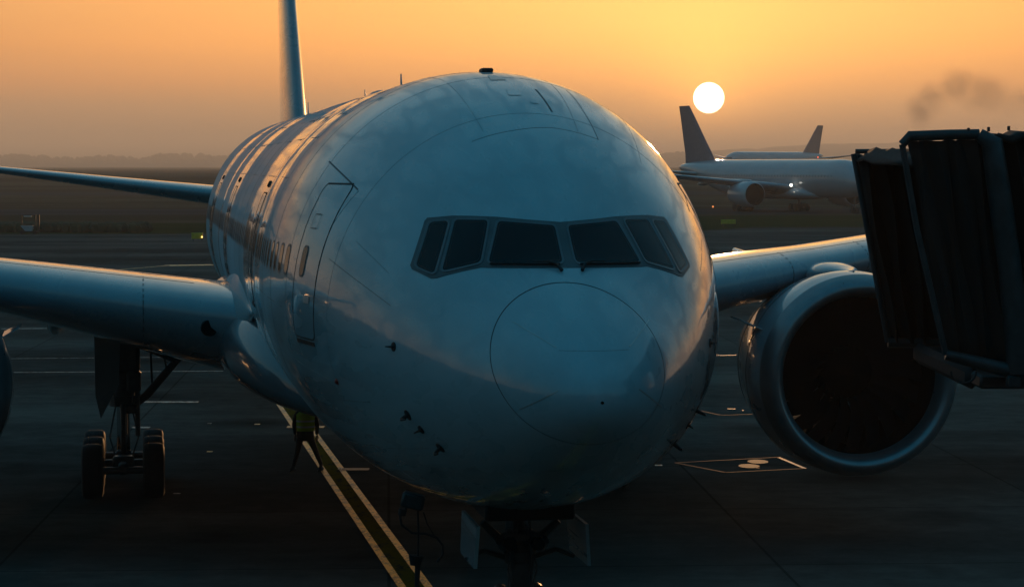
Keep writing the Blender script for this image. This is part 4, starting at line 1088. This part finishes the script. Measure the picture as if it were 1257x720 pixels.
# ------------------------------------------------------------------ distant airliners
M['fpaint']=paint('far_enamel',(.52,.53,.56),.4); M['farwin']=simple('far_window_glass',(.34,.37,.40),.25); M['ftail']=simple('far_tail_paint',(.33,.20,.22),.4)
def far_plane(loc,rz,label,tail,lights,flap=False):
    root=empty('airliner',loc,rz); tag(root,label,'airliner')
    z0=5.5
    ss=list(np.linspace(.001,2.2,9)**1.0)+list(np.linspace(3,12,10))+list(np.linspace(14,42,8))+list(np.linspace(44,63,14)); th=np.linspace(0,2*PI,48,endpoint=False)
    rings=[]
    for s in ss:
        P=sk(np.full(48,s),th-PI); P[:,2]+=z0-Z0; rings.append([tuple(p*np.array([.98,1,1])) for p in P])
    MB().loft(rings,cap0=True,cap1=True).build('fuselage',M['fpaint'],root,ang=60)
    dz=z0-5.93
    MB().loft([[(a,s,b+dz) for a,b in sup(wd,zt,zb,2.6,28)] for s,wd,zt,zb in((14.8,1.9,3.7,2.8),(17,3.2,4.6,2.56),(21,3.5,4.9,2.42),(33,3.5,4.9,2.42),(39,2.5,4.4,2.7))],cap0=True,cap1=True).build('belly_fairing',M['fpaint'],root,ang=60)
    for sg in(-1,1):
        rg=[]
        for a in(2,3.2,6,9.6,13,20,28,31):
            sle,ch,zle,tu,tl,inc=wingdef(a); rg.append(section(sg*a,sle,ch,zle+dz-.15,tu,tl,inc))
        wg=MB().loft(rg,cap0=True,cap1=True).build('wing',M['wing'],root,ang=50)
        for a in(7.0,12.6,17.2,21.6):
            sle,ch,zle,tu,tl,inc=wingdef(a)
            MB().loft([[(sg*a+.25*math.sin(PI*t)*math.cos(q),sle+ch*(.5+.62*t),zle+dz-.6-.25*t+.4*math.sin(PI*t)*math.sin(q)) for q in np.linspace(0,2*PI,10,endpoint=False)] for t in(.02,.2,.5,.8,.98)]).build('flap_track_fairing',M['wing'],wg)
        mb=MB().lathe([(0,1.80),(.1,1.94),(.46,2.06),(1.5,2.15),(2.8,2.15),(4.4,2.0),(6.3,1.57)],(sg*9.6,20.6,2.95),'y',36); en=mb.build('engine',M['fpaint'],root,ang=50)
        MB().lathe([(0,1.80),(.2,1.64),(.5,1.6),(1.4,1.66),(1.45,.001)],(sg*9.6,20.6,2.95),'y',36).build('inlet',M['duct'],en)
        MB().lathe([(5.2,1.1),(7.4,.6),(8.4,.05)],(sg*9.6,20.6,2.95),'y',24).build('exhaust',M['gear'],en)
        MB().loft([[(sg*9.6+a,yy+20.6,b+2.95) for a,b in sup(wd,zt,zb,2.2,16)] for yy,wd,zt,zb in((.9,.1,2.15,1.9),(1.6,.34,2.4,1.8),(4,.4,2.5,1.6),(8,.3,2.5,1.9),(11,.06,2.3,2.1))]).build('pylon',M['fpaint'],en)
        rg=[section(sg*a,sle,ch,zle+dz,.042,.055,0) for a,sle,ch,zle in((.6,51.6,8.2,6.55),(2.7,53.6,6.9,6.75),(6,56.3,4.7,7.12),(10.7,60.2,2.4,7.60))]
        MB().loft(rg,cap0=True,cap1=True).build('tailplane',M['fpaint'],root,ang=50)
        mb=MB().tube([(sg*5.5,31.3,4.2),(sg*5.5,31.3,.7)],[.35,.25],10).box((sg*5.5,31.3,.65),(.3,3.1,.3)).tube([(sg*5.4,31.3,2),(sg*4,31.2,3.4)],.12,6); g=mb.build('main_landing_gear',M['gear'],root)
        for ds in(-1.47,0,1.47):
            for dx in(-.7,.7): MB().lathe([(-.25,.001),(-.25,.5),(-.15,.635),(.15,.635),(.25,.5),(.25,.001)],(sg*5.5+dx,31.3+ds,.635),'x',20).build('wheel',M['rubber'],g)
    rg=[[(q[1]*ch,sle+ch*q[0],z+dz) for q in foil(.05,.05,14)] for z,sle,ch in((8.2,49.6,11.4),(10,51.3,9.8),(13,54.2,7.7),(16,57.0,5.7),(18.8,59.7,3.8))]
    MB().loft(rg,cap0=True,cap1=True).build('fin',tail,root,ang=50)
    mb=MB().tube([(0,5.9,3),(0,5.9,.6)],.15,10); g=mb.build('nose_landing_gear',M['gear'],root)
    for dx in(-.33,.33): MB().lathe([(-.2,.001),(-.2,.45),(.2,.53),(.2,.001)],(dx,5.9,.53),'x',18).build('wheel',M['rubber'],g)
    # cockpit glass and doors
    mb=MB()
    for sgn in(-1,1):
        for wq in WIN:
            patch(mb,rounded([(sgn*a,b) for a,b in wq],.04,2,2),lambda a,b:sk_yz(a,b,.02)+Vector((0,0,dz)),2)
    mb.build('cockpit_window',M['glass'],root)
    mb=MB(); 
    for sgn in(-1,1):
        for s in np.arange(8,50,.9): 
            patch(mb,[(s-.13,.27),(s+.13,.27),(s+.13,.62),(s-.13,.62)],lambda a,b:sk_sz(a,b,sgn,.01)+Vector((0,0,dz)),1)
    mb.build('cabin_window_row',M['farwin'],root)
    for nm,p,r,col,st in lights: MB().sphere(p,r,12,8).build(nm,emit(nm+'_lens',col,st),root)
    return root
far_plane((57.1,372.1,.03),R_(25),'white twin-engine jet taxiing in the haze, its landing light on, nose behind the jet bridge',M['ftail'],
  [('landing_light',(-3.9,18.7,4.45),.26,(1,.97,.85),3),('taxi_light',(-3.3,18.7,3.3),.07,(1,.85,.6),1.5)])
far_plane((73,822,rise(822)+.03),R_(-40.5),'more distant pale jet, its swept fin rising behind the taxiing jet',M['ftail'],
  [('beacon',(1.2,58.0,6.6),.33,(1,.12,.05),7)])
# smoke drifting far off, to the right of the sun
# ------------------------------------------------------------------ haze and smoke
def volbox(name,x0,x1,y0,y1,z0,z1,dens,col,aniso):
    V=[(x,y,z) for x in(x0,x1) for y in(y0,y1) for z in(z0,z1)]
    F=[(0,1,3,2),(4,6,7,5),(0,4,5,1),(2,3,7,6),(0,2,6,4),(1,5,7,3)]
    me=bpy.data.meshes.new(name); me.from_pydata(V,[],F)
    m=bpy.data.materials.new(name); m.use_nodes=True; nt=m.node_tree; nt.nodes.remove(nt.nodes['Principled BSDF'])
    v=nt.nodes.new('ShaderNodeVolumePrincipled'); v.inputs['Density'].default_value=dens; v.inputs['Color'].default_value=(*col,1); v.inputs['Anisotropy'].default_value=aniso
    nt.links.new(v.outputs[0],nt.nodes['Material Output'].inputs['Volume']); me.materials.append(m)
    o=bpy.data.objects.new(name,me); link(o); o['kind']='stuff'; return o,m,v
if HAZE_D>0:
    hz,_,_=volbox('haze',-6500,6500,-310,13100,-1,112,HAZE_D,(.88,.86,.80),.3)
    tag(hz,'thin warm morning haze over the whole airfield','haze')

# smoke drifting far off to the right
X0s,Ds=258,1400
sm,m,v=volbox('smoke',X0s-34,X0s+86,Ds-22,Ds+22,26,76,.0,(.42,.36,.34),.2)
nt=m.node_tree; tcs=nt.nodes.new('ShaderNodeTexCoord')
nz=nt.nodes.new('ShaderNodeTexNoise'); nz.inputs['Scale'].default_value=.055; nz.inputs['Detail'].default_value=4; nz.inputs['Roughness'].default_value=.6; nt.links.new(tcs.outputs['Object'],nz.inputs['Vector'])
def blob(c,r):
    mp=nt.nodes.new('ShaderNodeMapping'); mp.vector_type='TEXTURE'; mp.inputs['Location'].default_value=c; mp.inputs['Scale'].default_value=r
    nt.links.new(tcs.outputs['Object'],mp.inputs[0]); g=nt.nodes.new('ShaderNodeVectorMath'); g.operation='LENGTH'; nt.links.new(mp.outputs[0],g.inputs[0])
    q=nt.nodes.new('ShaderNodeMapRange'); q.interpolation_type='SMOOTHSTEP'; q.inputs[1].default_value=0; q.inputs[2].default_value=1.0; q.inputs[3].default_value=1; q.inputs[4].default_value=0; nt.links.new(g.outputs['Value'],q.inputs[0]); return q.outputs[0]
acc=None
for c,r in(((X0s-17,Ds,40),(12,14,15)),((X0s-10,Ds,47),(14,14,14)),((X0s+6,Ds,54),(19,14,14)),((X0s+20,Ds,50),(22,14,16)),((X0s+44,Ds,45),(38,14,13))):
    b_=blob(c,r)
    if c[0]>X0s+30:
        k_=nt.nodes.new('ShaderNodeMath'); k_.operation='MULTIPLY'; k_.inputs[1].default_value=.4; nt.links.new(b_,k_.inputs[0]); b_=k_.outputs[0]
    if acc is None: acc=b_
    else:
        a_=nt.nodes.new('ShaderNodeMath'); a_.operation='MAXIMUM'; nt.links.new(acc,a_.inputs[0]); nt.links.new(b_,a_.inputs[1]); acc=a_.outputs[0]
r_=nt.nodes.new('ShaderNodeMapRange'); r_.inputs[1].default_value=.30; r_.inputs[2].default_value=.62; nt.links.new(nz.outputs['Fac'],r_.inputs[0])
a_=nt.nodes.new('ShaderNodeMath'); a_.operation='MULTIPLY'; nt.links.new(acc,a_.inputs[0]); nt.links.new(r_.outputs[0],a_.inputs[1])
b_=nt.nodes.new('ShaderNodeMath'); b_.operation='MULTIPLY'; b_.inputs[1].default_value=SMOKE; nt.links.new(a_.outputs[0],b_.inputs[0]); nt.links.new(b_.outputs[0],v.inputs['Density'])
tag(sm,'thin brown smoke drifting low in the sky right of the sun','smoke')
